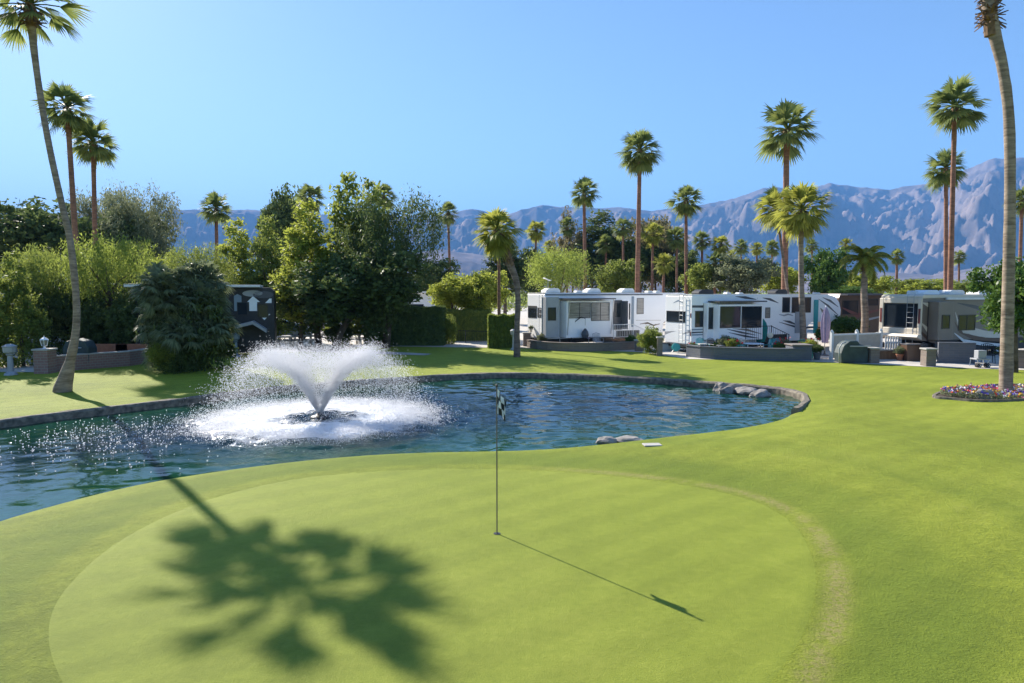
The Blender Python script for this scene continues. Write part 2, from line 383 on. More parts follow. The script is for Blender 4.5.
a = me.attributes.new('rough_cut', 'FLOAT', 'POINT'); a.data.foreach_set('value', np.clip(rc, 0, 1).astype(np.float32))
link('ground', me, kind='structure')
# putting green: closely mown sheet
cen = GREEN.mean(0); rings = 60; V = []; F = []; n = len(GREEN)
for i in range(rings+1):
    f = i/rings; P = cen+(GREEN-cen)*f
    V += [(x, y, .004 if i < rings else -.012) for x, y in P]
for i in range(rings):
    for k in range(n):
        k2 = (k+1) % n; F.append((i*n+k, i*n+k2, (i+1)*n+k2, (i+1)*n+k))
V = np.array(V); me = npmesh('putting_green', V, F, M['green'], True)
g2, _ = sdf(V[:, 0], V[:, 1], GREEN); ang = np.arctan2(V[:, 1]-7.5, V[:, 0]-.3)
nz = vnoise(V[:, 0], V[:, 1], 2.1, 9)*.6+vnoise(V[:, 0], V[:, 1], 6, 12)*.4
a = me.attributes.new('wear', 'FLOAT', 'POINT'); a.data.foreach_set('value', (np.exp(-((g2-.1)/.09)**2)*sst(.4, .62, nz)*.5*sst(-1.3, -.2, ang)*(1-sst(1.2, 1.7, ang))).astype(np.float32))
link('putting_green', me, kind='structure')

# ------------------------------------------------------------------ water
def WAVE(X, Y):
    d = np.hypot(X-FC.x, Y-FC.y); k = .24+.44*sst(FC.x-4.5, FC.x-1, X)+.42*sst(FC.x-4, FC.x+6, X)+2.0*np.exp(-(np.maximum(d-3, 0)/2.2)**2)
    h = .046*(vnoise(X+.35*np.sin(Y*1.3), Y*1.5, 1.5, 61)-.5)+.026*(vnoise(X, Y*1.3, 3.3, 62)-.5)+.016*(vnoise(X+3, Y, 5.6, 63)-.5)
    return WZ+h*k+.004*np.sin(d*9)*np.exp(-d/7)
FC = at(320, 417, WZ)
xs = np.arange(-30, 12.5, .08); ys = np.arange(8, 34, .08); X, Y = np.meshgrid(xs, ys); sd, _ = sdf(X, Y, POND)
nx = len(xs); keep = (sd < .45); ok = keep[:-1, :-1] & keep[1:, :-1] & keep[:-1, 1:] & keep[1:, 1:]
I = (np.arange(len(ys)-1)[:, None]*nx+np.arange(nx-1)[None])[ok]
F = np.stack([I, I+1, I+nx+1, I+nx], 1); used = np.unique(F); remap = -np.ones(X.size, int); remap[used] = np.arange(len(used))
V = np.stack([X.ravel(), Y.ravel(), WAVE(X, Y).ravel()], 1)[used]; F = remap[F]
m, n, l, p = base_mat('pond_water'); M['water'] = m
g = n.new('ShaderNodeNewGeometry')
def wn(sc, det, st=(1, 1, 1), dist=0):
    mp = n.new('ShaderNodeMapping'); mp.inputs['Scale'].default_value = st; l.new(g.outputs['Position'], mp.inputs[0])
    a = n.new('ShaderNodeTexNoise'); a.inputs['Scale'].default_value = sc; a.inputs['Detail'].default_value = det
    a.inputs['Distortion'].default_value = dist; l.new(mp.outputs[0], a.inputs['Vector']); return a
w1 = wn(1.5, 2, (1, 1.6, 1), .4); w2 = wn(5.0, 3, (1, 1.5, 1), .6); w3 = wn(13, 2, (1, 1.3, 1), .3)
vd = n.new('ShaderNodeVectorMath'); vd.operation = 'DISTANCE'; vd.inputs[1].default_value = FC; l.new(g.outputs['Position'], vd.inputs[0])
mr = n.new('ShaderNodeMapRange'); mr.inputs[1].default_value = 2.5; mr.inputs[2].default_value = 6.5; mr.inputs[3].default_value = 1.2; mr.inputs[4].default_value = .09
l.new(vd.outputs['Value'], mr.inputs[0])
def mad(a, k, b=None):
    q = n.new('ShaderNodeMath'); q.operation = 'MULTIPLY_ADD'; l.new(a, q.inputs[0]); q.inputs[1].default_value = k
    if b is None: q.inputs[2].default_value = 0
    else: l.new(b, q.inputs[2])
    return q.outputs[0]
hh = mad(w1.outputs['Fac'], .02, mad(w2.outputs['Fac'], .035, mad(w3.outputs['Fac'], .018)))
hm = n.new('ShaderNodeMath'); hm.operation = 'MULTIPLY'; l.new(hh, hm.inputs[0]); l.new(mr.outputs[0], hm.inputs[1])
b = n.new('ShaderNodeBump'); b.inputs['Strength'].default_value = 1; b.inputs['Distance'].default_value = 1.0
l.new(hm.outputs[0], b.inputs['Height']); l.new(b.outputs[0], p.inputs['Normal'])
at_ = n.new('ShaderNodeAttribute'); at_.attribute_name = 'depth'
r = n.new('ShaderNodeValToRGB'); r.color_ramp.elements[0].color = (.008, .052, .026, 1); r.color_ramp.elements[1].color = (.001, .016, .034, 1)
r.color_ramp.elements[0].position = .05; r.color_ramp.elements[1].position = .8
l.new(at_.outputs['Fac'], r.inputs[0])
# foam where the fountain falls back
fm = n.new('ShaderNodeMapRange'); fm.inputs[1].default_value = 2.2; fm.inputs[2].default_value = 4.8; fm.inputs[3].default_value = .98; fm.inputs[4].default_value = .0
l.new(vd.outputs['Value'], fm.inputs[0])
fi = n.new('ShaderNodeMapRange'); fi.inputs[1].default_value = .5; fi.inputs[2].default_value = 1.9; fi.inputs[3].default_value = .35; fi.inputs[4].default_value = 1
l.new(vd.outputs['Value'], fi.inputs[0])
f1 = wn(2.2, 9, (.7, 1.5, 1), 1.5); f2 = n.new('ShaderNodeMath'); f2.operation = 'MULTIPLY'; l.new(fm.outputs[0], f2.inputs[0]); l.new(fi.outputs[0], f2.inputs[1])
f3 = n.new('ShaderNodeMath'); f3.operation = 'ADD'; l.new(f1.outputs['Fac'], f3.inputs[0]); l.new(f2.outputs[0], f3.inputs[1])
f4 = n.new('ShaderNodeMapRange'); f4.inputs[1].default_value = .93; f4.inputs[2].default_value = 1.30; l.new(f3.outputs[0], f4.inputs[0])
mx = n.new('ShaderNodeMixRGB'); mx.inputs[2].default_value = (.85, .87, .9, 1); l.new(f4.outputs[0], mx.inputs[0]); l.new(r.outputs[0], mx.inputs[1])
l.new(mx.outputs[0], p.inputs['Base Color']); p.inputs['IOR'].default_value = 1.33
rr = mad(f4.outputs[0], .5, None); ra = n.new('ShaderNodeMath'); ra.operation = 'ADD'; ra.inputs[1].default_value = .01; l.new(rr, ra.inputs[0]); l.new(ra.outputs[0], p.inputs['Roughness'])
me = npmesh('pond_water', V, F, m, True)
sdw, _ = sdf(V[:, 0], V[:, 1], POND)
a = me.attributes.new('depth', 'FLOAT', 'POINT'); a.data.foreach_set('value', np.clip(-sdw/5.0, 0, 1).astype(np.float32))
link('pond_water', me, kind='structure')
# stone edging along the far shore
mb = MB(); P = nearP[-7:-1]+farP; nrm = []
def offs(i, d):
    a = P[max(i-1, 0)]; c = P[min(i+1, len(P)-1)]; t = (c-a).normalized(); q = Vector((t.y, -t.x)); return P[i]+q*d
prof = [(-.10, -.75), (-.08, -.04), (-.02, .015), (.12, .02), (.18, -.1)]
for i in range(len(P)):
    for d, z in prof:
        q = offs(i, d*1.0); j = (random.random()-.5)*.03
        mb.v.append((q.x, q.y+j, z+j))
k = len(prof)
for i in range(len(P)-1):
    for j in range(k-1): mb.f.append((i*k+j, i*k+j+1, (i+1)*k+j+1, (i+1)*k+j))
mb.f += [tuple(range(k)), tuple(range((len(P)-1)*k, len(P)*k))]; mb.build('pond_edging', M['curb'], kind='structure')

# ------------------------------------------------------------------ fountain
def octas(P, r, seed=0, stretch=None):
    rg = np.random.default_rng(seed); n = len(P); r = np.asarray(r).reshape(n, 1)
    base = np.array([[1, 1, 1], [1, -1, -1], [-1, 1, -1], [-1, -1, 1]], float)*.75
    ax = rg.normal(size=(n, 3)); ax /= np.linalg.norm(ax, axis=1)[:, None]
    ay = np.cross(ax, rg.normal(size=(n, 3))); ay /= np.linalg.norm(ay, axis=1)[:, None]; az = np.cross(ax, ay)
    V = P[:, None]+r[:, None]*(base[None, :, 0:1]*ax[:, None]+base[None, :, 1:2]*ay[:, None]+base[None, :, 2:3]*az[:, None])
    F = np.array([[0, 1, 2], [0, 3, 1], [0, 2, 3], [1, 3, 2]])
    F = (np.arange(n)[:, None, None]*4+F[None]).reshape(-1, 3)
    return V.reshape(-1, 3), F
m, n_, l_, p_ = base_mat('water_droplets'); p_.inputs['Base Color'].default_value = (.97, .97, .98, 1); p_.inputs['Roughness'].default_value = .12
p_.inputs['Specular IOR Level'].default_value = .9
t_ = n_.new('ShaderNodeBsdfTranslucent'); t_.inputs[0].default_value = (.99, .99, 1, 1); mx_ = n_.new('ShaderNodeMixShader'); mx_.inputs[0].default_value = .72
l_.new(p_.outputs[0], mx_.inputs[1]); l_.new(t_.outputs[0], mx_.inputs[2]); l_.new(mx_.outputs[0], n_['Material Output'].inputs['Surface']); M['drops'] = m
fo = thing('fountain', 'floating pond fountain throwing a white dome of spray', 'fountain', FC)
def jet(N, th0, th1, v0, dv, tmin, tmax, jit, seed, tpow=1.0, side=0.0):
    rg = np.random.default_rng(seed)
    nj = 64; az = (rg.integers(0, nj, N)+rg.normal(0, .15, N))*2*math.pi/nj; kp = rg.random(N) < (.10+.9*np.abs(np.cos(az))**3); az = np.where(kp | (rg.random(N) < side), az, np.where(rg.random(N) < .5, 0, math.pi)+rg.normal(0, .55, N))
    th = np.radians(rg.normal((th0+th1)/2, (th1-th0)/4, N)); v = v0+rg.normal(0, dv, N); g_ = 9.81
    T = 2*v*np.sin(th)/g_; t = T*(tmin+(tmax-tmin)*rg.random(N)**tpow)
    r_ = v*np.cos(th)*t; z = v*np.sin(th)*t-.5*g_*t*t
    P = np.stack([r_*np.cos(az), r_*np.sin(az), z], 1); P += rg.normal(size=P.shape)*(jit*(t/T))[:, None]
    return P[P[:, 2] > 0]
P = np.concatenate([jet(46000, 62, 70, 6.75, .24, 0, .50, .13, 1, 1.15), jet(44000, 61, 74, 6.55, .2, .30, 1, .10, 2, 1, .9), jet(14000, 60, 80, 6.4, .3, .2, 1, .2, 3, 1, .9), jet(30000, 68, 71, 6.7, .1, 0, .3, .02, 5)])
r_ = np.random.default_rng(4).uniform(.0045, .012, len(P))
V, F = octas(P, r_); link('spray', npmesh('spray', V, F, M['drops']), fo)
rg = np.random.default_rng(8); N = 50000; rad = np.abs(rg.normal(2.85, .55, N)); az = rg.random(N)*2*math.pi
P = np.stack([rad*np.cos(az), rad*np.sin(az), np.abs(rg.normal(0, .06, N))], 1); rs = rg.uniform(.005, .012, N)
# stray white drops added left of the dome to stand for sun sparkles
K = 900; q = np.stack([rg.normal(-4.3, 1.7, K), rg.normal(-2.6, 1.6, K), np.abs(rg.normal(0, .03, K))+.01], 1)
ss, _ = sdf(q[:, 0]+FC.x, q[:, 1]+FC.y, POND); q = q[ss < -.5]; P = np.concatenate([P, q]); rs = np.concatenate([rs, rg.uniform(.008, .022, len(q))])
V, F = octas(P, rs, 3); link('splash_and_glints', npmesh('splash_and_glints', V, F, M['drops']), fo)
mb = MB(); mb.lathe([(.26, -.08), (.30, 0), (.26, .04), (.14, .06), (.10, .12), (.05, .16)]); mb.build('float', M['black'], fo, smooth=True)
mb = MB(); mb.lathe([(.05, .16), (.045, .24), (.02, .25)]); mb.build('nozzle', M['metal'], fo)

# ------------------------------------------------------------------ flag on the green
fb = at(497, 534); PT = 2.21
fl = thing('golf_flag', 'golf flagstick with black and white checked flag standing in the hole', 'golf flag', (fb.x, fb.y, .006))
M['pole'] = mat('flagstick_dark', (.10, .09, .08), .4, .1, 5, 0)
mb = MB(); mb.tube([(0, 0, -.08), (0, 0, PT)], .0095, 8); mb.build('pole', M['pole'], fl)
mb = MB(); mb.lathe([(.012, 0), (.018, .01), (.018, .03), (.006, .045)], (0, 0, PT-.01)); mb.build('cap', M['black'], fl)
m, n_, l_, p_ = base_mat('checked_cloth'); M['check'] = m
uv = n_.new('ShaderNodeAttribute'); uv.attribute_name = 'cloth_uv'; ck = n_.new('ShaderNodeTexChecker'); ck.inputs['Scale'].default_value = 1.0
ck.inputs[1].default_value = (.015, .02, .02, 1); ck.inputs[2].default_value = (.75, .77, .78, 1)
l_.new(uv.outputs['Vector'], ck.inputs[0]); l_.new(ck.outputs[0], p_.inputs['Base Color']); p_.inputs['Roughness'].default_value = .8
nu, nv = 14, 12; V = []; UV = []
for j in range(nv+1):
    for i in range(nu+1):
        u = i/nu; v = j/nv
        # hanging limp cloth: the free end sags below the hoist and folds
        x = u*.135+.012*math.sin(u*9+v*3); y = .05*math.sin(u*11+v*2)*u; z = PT-.03-v*.34-u*.20*(1-.25*v)
        V.append((x, y, z)); UV.append((u*3.999, v*2.999, .5))
F = [(j*(nu+1)+i, j*(nu+1)+i+1, (j+1)*(nu+1)+i+1, (j+1)*(nu+1)+i) for j in range(nv) for i in range(nu)]
me = npmesh('flag', V, F, m, True); a = me.attributes.new('cloth_uv', 'FLOAT_VECTOR', 'POINT'); a.data.foreach_set('vector', np.array(UV, dtype=np.float32).ravel())
link('flag', me, fl)
mb = MB(); n = 24
vs = [(.054*math.cos(2*math.pi*k/n), .054*math.sin(2*math.pi*k/n), .004) for k in range(n)]
mb.add(vs, [tuple(range(n))]); mb.build('hole_cup', M['black'], fl)

# ------------------------------------------------------------------ foliage generators
def leaves(P, size, seed=0, aspect=.55, out=None, drop=0.0):
    rg = np.random.default_rng(seed); n = len(P)
    u = rg.normal(size=(n, 3)); u[:, 2] -= drop; u /= np.linalg.norm(u, axis=1)[:, None]
    w = rg.normal(size=(n, 3)); v = np.cross(u, w); v /= np.linalg.norm(v, axis=1)[:, None]
    s = (size*rg.uniform(.6, 1.3, n))[:, None]
    V = np.stack([P-u*s*.5, P+v*s*aspect*.5, P+u*s*.5, P-v*s*aspect*.5], 1).reshape(-1, 3)
    F = np.arange(n*4).reshape(n, 4)
    return V, F
def crown_points(blobs, nclump, per, csize, seed, hang=0):
    rg = np.random.default_rng(seed); B = np.array(blobs, float); wt = B[:, 3]**2; wt /= wt.sum()
    cs = []
    while len(cs) < nclump:
        b = B[rg.choice(len(B), p=wt)]; d = rg.normal(size=3); d /= np.linalg.norm(d)
        c = b[:3]+d*b[3]*rg.uniform(.55, 1.05)
        dd = np.linalg.norm(B[:, :3]-c, axis=1)/B[:, 3]
        if (dd < .5).any(): continue
        cs.append(c)
    cs = np.array(cs); k = np.repeat(np.arange(nclump), per)
    sz = csize*rg.uniform(.55, 1.3, nclump)
    P = cs[k]+np.clip(rg.normal(size=(len(k), 3)), -1.7, 1.7)*(sz[k]*.5)[:, None]*np.array([1, 1, .8])
    if hang:
        P[:, 2] -= rg.random(len(P))**1.3*hang*rg.uniform(.3, 1, nclump)[k]
    return P
PROTO = {}
def proto(name, blobs, nclump, per, cs, leaf, seed, hang=0, aspect=.55, drop=0):
    P = crown_points(blobs, nclump, per, cs, seed, hang); V, F = leaves(P, leaf, seed+1, aspect, drop=drop)
    # normalise to unit half-width, z from 0 to 1
    lo = np.percentile(P, 1, axis=0); hi = np.percentile(P, 99, axis=0)
    V = (V-np.array([(lo[0]+hi[0])/2, (lo[1]+hi[1])/2, lo[2]]))/np.array([(hi[0]-lo[0])/2, (hi[1]-lo[1])/2, hi[2]-lo[2]])
    PROTO[name] = npmesh(name, V, F, M['lf_mid'])
rb = random.Random(3)
def rblobs(n, zr, flat=1.0, spread=.75):
    out = []
    for i in range(n):
        a = rb.random()*6.28; r = math.sqrt(rb.random())*spread; z = rb.uniform(*zr)
        out.append((r*math.cos(a), r*math.sin(a), z, rb.uniform(.34, .58)))
    return out
proto('round_crown', rblobs(9, (-.5, .55)), 210, 60, .22, .105, 1)
proto('round_crown_b', rblobs(11, (-.6, .6), spread=.7), 230, 58, .20, .10, 2)
proto('airy_crown', rblobs(10, (-.7, .8), spread=.8), 150, 60, .17, .08, 3)
proto('tall_crown', [(0, 0, z, .55-.17*z+(.1 if z < 0 else 0)) for z in (-1.1, -.6, -.1, .4, .9, 1.3, 1.6)]+[(.3, .1, -.4, .5), (-.3, .1, -.9, .5), (.15, -.3, .1, .4), (-.2, -.1, .6, .35)], 250, 52, .22, .11, 4)
proto('weeping_crown', rblobs(8, (-.1, .5)), 170, 60, .18, .075, 5, hang=.95, aspect=.25, drop=2.0)
proto('feathery_crown', rblobs(9, (-.45, .5), spread=.85), 280, 66, .20, .07, 6, hang=.25, aspect=.3, drop=.3)
proto('box_hedge', [(x, y, z, .33) for x in (-.7, -.25, .25, .7) for y in (-.6, 0, .6) for z in (-.6, -.1, .4)], 330, 34, .2, .07, 7)
def hedge_mesh(seed):
    rg = np.random.default_rng(seed); n = 22000; P = rg.uniform(-1, 1, (n, 3)); ax = rg.integers(0, 3, n); sg = rg.choice([-1, 1], n)
    P[np.arange(n), ax] = sg*rg.uniform(.9, 1.0, n); P[:, 2] = (P[:, 2]+1)/2
    P += .05*np.sin(P[:, [1, 2, 0]]*7+1)*np.array([1, 1, .4])
    V, F = leaves(P, .13, seed, .6); return npmesh('clipped_hedge_leaves', V, F, M['lf_mid'])
PROTO['clipped_hedge'] = hedge_mesh(5)

def fan_crown(name, nf, petiole, blade, seed, el0=-55, el1=85, nl=17, lw=.085, dropk=.35, m='frond', fan=64):
    """fan palm head: every frond is a petiole and a fan of pointed segments whose tips hang"""
    rg = random.Random(seed); V = []; F = []
    for i in range(nf):
        az = i*2.39996+rg.uniform(-.25, .25); f = (i+.5)/nf
        el = R(el1+(el0-el1)*f**.85+rg.uniform(-7, 7)); pl = petiole*rg.uniform(.65, 1.25); bl = blade*rg.uniform(.75, 1.15)
        h = Vector((math.cos(az), math.sin(az), 0)); d = h*math.cos(el)+Vector((0, 0, math.sin(el)))
        side = Vector((-math.sin(az), math.cos(az), 0)); up = side.cross(d)*-1
        p0 = Vector((0, 0, 0)); p1 = d*pl*.55; p2 = d*pl+Vector((0, 0, -.06*pl*math.cos(el)))
        wd = .022
        n0 = len(V)
        for p in (p0, p1, p2): V += [p-side*wd, p+side*wd, p+up*wd]
        for a in (0, 3):
            for b, c in ((0, 1), (1, 2), (2, 0)): F.append((n0+a+b, n0+a+c, n0+a+3+c, n0+a+3+b))
        roll = rg.uniform(-.5, .5)
        for k in range(nl):
            t = (k+.5)/nl*2-1; a = t*R(fan)
            ll = bl*(1-.30*abs(t)**2)*rg.uniform(.85, 1.08)
            sd = side*math.cos(roll)+up*math.sin(roll)
            q = (d*math.cos(a)+sd*math.sin(a)); q = (q-up*.25*abs(t)).normalized()
            cr = up*math.cos(a)*0+sd*math.cos(a)-d*math.sin(a)
            w_ = lw*bl
            g1 = Vector((0, 0, -1))
            m1 = p2+q*ll*.55+g1*ll*.05*dropk*3; tp = p2+q*ll*(.92)+g1*ll*dropk*rg.uniform(.6, 1.4)
            n0 = len(V); V += [p2-cr*w_*.15, p2+cr*w_*.15, m1+cr*w_*.55, m1-cr*w_*.55, tp+cr*w_*.06, tp-cr*w_*.06]
            F += [(n0, n0+1, n0+2, n0+3), (n0+3, n0+2, n0+4, n0+5)]
    me = npmesh(name, np.array([tuple(v) for v in V]), np.array(F), M[m]); PROTO[name] = me
fan_crown('fan_crown_a', 42, .42, .62, 1, -62, nl=15, dropk=.17)
fan_crown('fan_crown_b', 38, .42, .66, 2, -52, nl=15, dropk=.2)
fan_crown('fan_crown_c', 46, .42, .62, 3, -72, nl=15, dropk=.2)
fan_crown('fan_crown_big', 32, .55, .68, 4, -38, 76, nl=15, lw=.065, dropk=.16, fan=52)
fan_crown('fan_bush', 30, .45, .6, 5, -20, 85)
def feather_crown(name, nf, L, seed, m='frondy'):
    rg = random.Random(seed); V = []; F = []
    for i in range(nf):
        az = i*2.39996+rg.uniform(-.3, .3); el = R(78-95*((i+.5)/nf)+rg.uniform(-8, 8)); l_ = L*rg.uniform(.85, 1.1)
        h = Vector((math.cos(az), math.sin(az), 0)); side = Vector((-math.sin(az), math.cos(az), 0)); pts = []; p = Vector((0, 0, 0)); e = el
        for s in range(12):
            pts.append(p.copy()); p = p+(h*math.cos(e)+Vector((0, 0, math.sin(e))))*l_/11; e -= R(11)*(.6+s*.09)
        for s in range(11):
            a, b = pts[s], pts[s+1]; n0 = len(V); w = side*.018
            V += [a-w, a+w, b+w*.7, b-w*.7]; F.append((n0, n0+1, n0+2, n0+3))
            if s < 1: continue
            for q in range(5):
                c = a.lerp(b, q/5); fr = (s+q/5)/11; ln = .42*L/2*math.sin(math.pi*min(1, fr*.92+.12))**.6
                for sg in (-1, 1):
                    d = (side*sg*.8+(b-a).normalized()*.5+Vector((0, 0, -.35-.3*rg.random()))).normalized()*ln*rg.uniform(.8, 1.15); wv = (b-a).normalized()*.02
                    n0 = len(V); V += [c-wv, c+wv, c+d+wv*.3, c+d-wv*.3]; F.append((n0, n0+1, n0+2, n0+3))
    PROTO[name] = npmesh(name, np.array([tuple(v) for v in V]), np.array(F), M[m])
feather_crown('feather_crown', 22, 1.0, 8)
def boots_mb(r, h, n, seed, L=.3):
    rg = random.Random(seed); mb = MB()
    for i in range(n):
        az = rg.random()*6.283; z = -rg.random()*h; a = Vector((math.cos(az)*r*.7, math.sin(az)*r*.7, z))
        d = Vector((math.cos(az)*.7, math.sin(az)*.7, rg.uniform(-.7, .5)))*L*rg.uniform(.5, 1.2)
        s = Vector((-math.sin(az), math.cos(az), 0))*.035
        mb.add([a-s, a+s, a+d+s*.5, a+d-s*.5, a+Vector((0, 0, .05)), a+d*.95+Vector((0, 0, .03))], [(0, 1, 2, 3), (0, 3, 5, 4), (1, 4, 5, 2), (0, 4, 1), (3, 2, 5)])
    mb.lathe([(r*.85, -h*1.1), (r*1.1, -h*.6), (r*1.15, -h*.2), (r*.8, .12)], (0, 0, 0), 12)
    return mb

def palm(pts, rads, crown, cr, label, tm='trunk_dark', fm='frond', boots=None, group=None, cat='palm tree', seed=0, crown_dz=.1, name='palm_tree', dead=0, tilt=None):
    """pts: world points of the trunk from the base up; crown scaled to radius cr"""
    base = Vector(pts[0]); t = thing(name, label, cat, base, 0, group)
    loc = [Vector(p)-base for p in pts]
    # resample for a smooth curve
    out = []; rr = []; n = len(loc)
    for i in range(n-1):
        p0 = loc[max(i-1, 0)]; p1 = loc[i]; p2 = loc[i+1]; p3 = loc[min(i+2, n-1)]
        st = 5
        for k in range(st):
            u = k/st; out.append(.5*((2*p1)+(p2-p0)*u+(2*p0-5*p1+4*p2-p3)*u*u+(3*p1-p0-3*p2+p3)*u**3)); rr.append(rads[i]*(1-u)+rads[i+1]*u)
    out.append(loc[-1]); rr.append(rads[-1])
    rg = random.Random(seed); rr = [r*(1+rg.uniform(-.04, .04)) for r in rr]
    out[0] = out[0]-Vector((0, 0, .15))
    MB().tube(out, rr, 12).build('trunk', M[tm], t, smooth=True)
    c = link('crown', PROTO[crown], t, M[fm]); c.location = loc[-1]+Vector((0, 0, crown_dz)); c.scale = (cr, cr, cr)
    c.rotation_euler = (tilt[0] if tilt else rg.uniform(-.08, .08), tilt[1] if tilt else rg.uniform(-.08, .08), rg.random()*6.28)
    if boots:
        b = boots_mb(rads[-1]*1.2, boots[0], boots[1], seed, boots[2]).build('dead_frond_boots', M['boots'], t); b.location = loc[-1]+Vector((0, 0, .05)); b.rotation_euler = (loc[-1]-loc[-3 if boots[0] > 1.5 else -2]).to_track_quat('Z', 'X').to_euler()
    return t
def far_palm(px, pc, cr_px, Y, pb, label, tm='trunk_red', fm='frond', crown=None, grp='fan palms standing behind the trailers', rt=.17, sd=1, bend=0, kind='fan'):
    top = atY(px, pc, Y); bot = atY(pb, 292, Y); bot.z = 0; cr = cr_px/FPX*Y*1.1
    mid = bot.lerp(top, .5)+Vector((bend, 0, 0))
    tz = top-Vector((0, 0, cr*.12))
    return palm([bot, bot.lerp(top, .06), mid, bot.lerp(top, .8)+Vector((bend*.5, 0, 0)), tz], [rt*1.45, rt*1.15, rt, rt*.9, rt*.95], crown or ['fan_crown_a', 'fan_crown_b', 'fan_crown_c'][sd % 3], cr, label, tm, fm, (min(.9, cr*.4), 26, cr*.22) if kind == 'fan' else None, grp, seed=sd)

def tree(px, top, wpx, Y, bottom, proto_, leafm, label, name='broadleaf_tree', cat='tree', group=None, depth=1.0, trunk=True, tr=.16, rz=0, pxb=None, zb=0.0, bark='bark'):
    """px centre, top / bottom pixel rows of the crown, width in pixels, at distance Y"""
    T = atY(px, top, Y); B = atY(px, bottom, Y); w = wpx/2/FPX*Y; h = T.z-B.z
    base = atY(pxb if pxb else px, 292, Y); base.z = zb
    t = thing(name, label, cat, base, 0, group)
    rg = random.Random(int(px*7+top))
    off = Vector((T.x-base.x, 0, B.z-zb))
    if trunk:
        mb = MB(); ztop = off.z+h*.35; cx = off.x
        mb.tube([(0, 0, -.1), (cx*.3, 0, ztop*.35), (cx*.7, .05, ztop*.7), (cx, 0, ztop)], [tr*1.3, tr, tr*.85, tr*.6], 9)
        for k in range(5):
            a = k*1.257+rg.random(); s = Vector((cx*.75, 0, ztop*rg.uniform(.55, .85)))
            e = Vector((cx+math.cos(a)*w*.6, math.sin(a)*w*.6*depth, off.z+h*rg.uniform(.4, .75)))
            mb.tube([s, s.lerp(e, .5)+Vector((0, 0, .15)), e], [tr*.5, tr*.35, tr*.12], 6)
        mb.build('trunk', M[bark], t, smooth=True)
    c = link('crown', PROTO[proto_], t, M[leafm]); c.location = off; c.scale = (w, w*depth, h); c.rotation_euler = (0, 0, rz)
    return t
exec_marker = 1

# ------------------------------------------------------------------ mountains
def mountain_mat():
    m, n, l, p = base_mat('desert_rock')
    g = n.new('ShaderNodeNewGeometry')
    a = n.new('ShaderNodeTexNoise'); a.inputs['Scale'].default_value = .0022; a.inputs['Detail'].default_value = 8; a.inputs['Roughness'].default_value = .65
    l.new(g.outputs['Position'], a.inputs['Vector'])
    r = n.new('ShaderNodeValToRGB'); r.color_ramp.elements[0].position = .35; r.color_ramp.elements[1].position = .68
    r.color_ramp.elements[0].color = (.09, .075, .068, 1); r.color_ramp.elements[1].color = (.32, .25, .22, 1)
    l.new(a.outputs['Fac'], r.inputs[0]); l.new(r.outputs[0], p.inputs['Base Color']); p.inputs['Roughness'].default_value = 1; p.inputs['Specular IOR Level'].default_value = 0
    return m
M['mount'] = mountain_mat()
def ridge(X, Y, s, seed, o=5):
    z = 0; a = .5; 
    for k in range(o):
        z = z+a*(1-np.abs(2*vnoise(X+k*931, Y+k*517, s*2**k, seed+k)-1)); a *= .5
    return z
def mountain(name, prof, r0, r1, rr, seed, spur, nphi=900, nr=130):
    ph = np.linspace(R(-56), R(56), nphi); rad = np.linspace(r0, r1, nr); PH, RD = np.meshgrid(ph, rad)
    pxs = 512+FPX*np.tan(PH); xp = np.array([a for a, b in prof], float); yp = np.array([b for a, b in prof], float)
    Yr = rr*np.cos(PH); H = np.interp(pxs, xp, 292-yp)/FPX*Yr
    XX = RD*np.sin(PH); YY = RD*np.cos(PH)
    H = H*(1+.035*(ridge(PH*9000, PH*0, .004, seed+40, 4)-.6)*1.0)
    s = np.clip((RD-r0)/(rr-r0), 0, 1)
    back = np.clip((r1-RD)/(r1-rr), 0, 1)
    wx = PH*rr+260*np.sin(RD*.0021+seed)+180*vnoise(XX, YY, .0011, seed+9)
    n1 = ridge(wx, RD*.45, .0013, seed, 7)*.7+ridge(XX, YY, .0055, seed+60, 4)*.3; n2 = vnoise(XX, YY, .0006, seed+3)
    base = s**1.25
    k = np.minimum(s, 1)*(1-np.minimum(s, 1))*4
    h = H*(base+spur*k*(n1-.62)*1.25+.10*k*(n2-.5))*np.where(RD > rr, back**.8, 1)
    h = np.minimum(h, H*(.985*np.minimum(1, s**.55+.02)))
    h = np.where(s <= 0, -2, h)
    V = np.stack([XX.ravel(), YY.ravel(), h.ravel()-1.0], 1)
    I = (np.arange(nr-1)[:, None]*nphi+np.arange(nphi-1)[None]).ravel(); F = np.stack([I, I+1, I+nphi+1, I+nphi], 1)
    link(name, npmesh(name, V, F, M['mount'], False), kind='structure')
prof = [(-500, 205), (-200, 200), (0, 212), (60, 213), (168, 210), (230, 209), (262, 211), (330, 214), (400, 216), (440, 214), (471, 209), (485, 211), (504, 215), (525, 209), (542, 205), (560, 208), (600, 208), (620, 206.5), (649, 211), (680, 207), (707, 203), (732, 198), (760, 187), (775, 187), (800, 190), (827, 184), (855, 187), (885, 190), (902, 186), (927, 184), (950, 174), (970, 165), (987, 160), (1024, 158), (1150, 148), (1400, 165)]
mountain('mountains', prof, 4600, 9800, 7800, 5, .95, 1100, 170)
prof2 = [(-500, 275), (0, 275), (250, 272), (400, 256), (440, 248), (480, 254), (540, 268), (640, 276), (740, 268), (800, 274), (860, 270), (930, 274), (1000, 262), (1100, 256), (1400, 260)]
mountain('foothills', prof2, 3300, 6200, 4700, 23, .55, 700, 80)
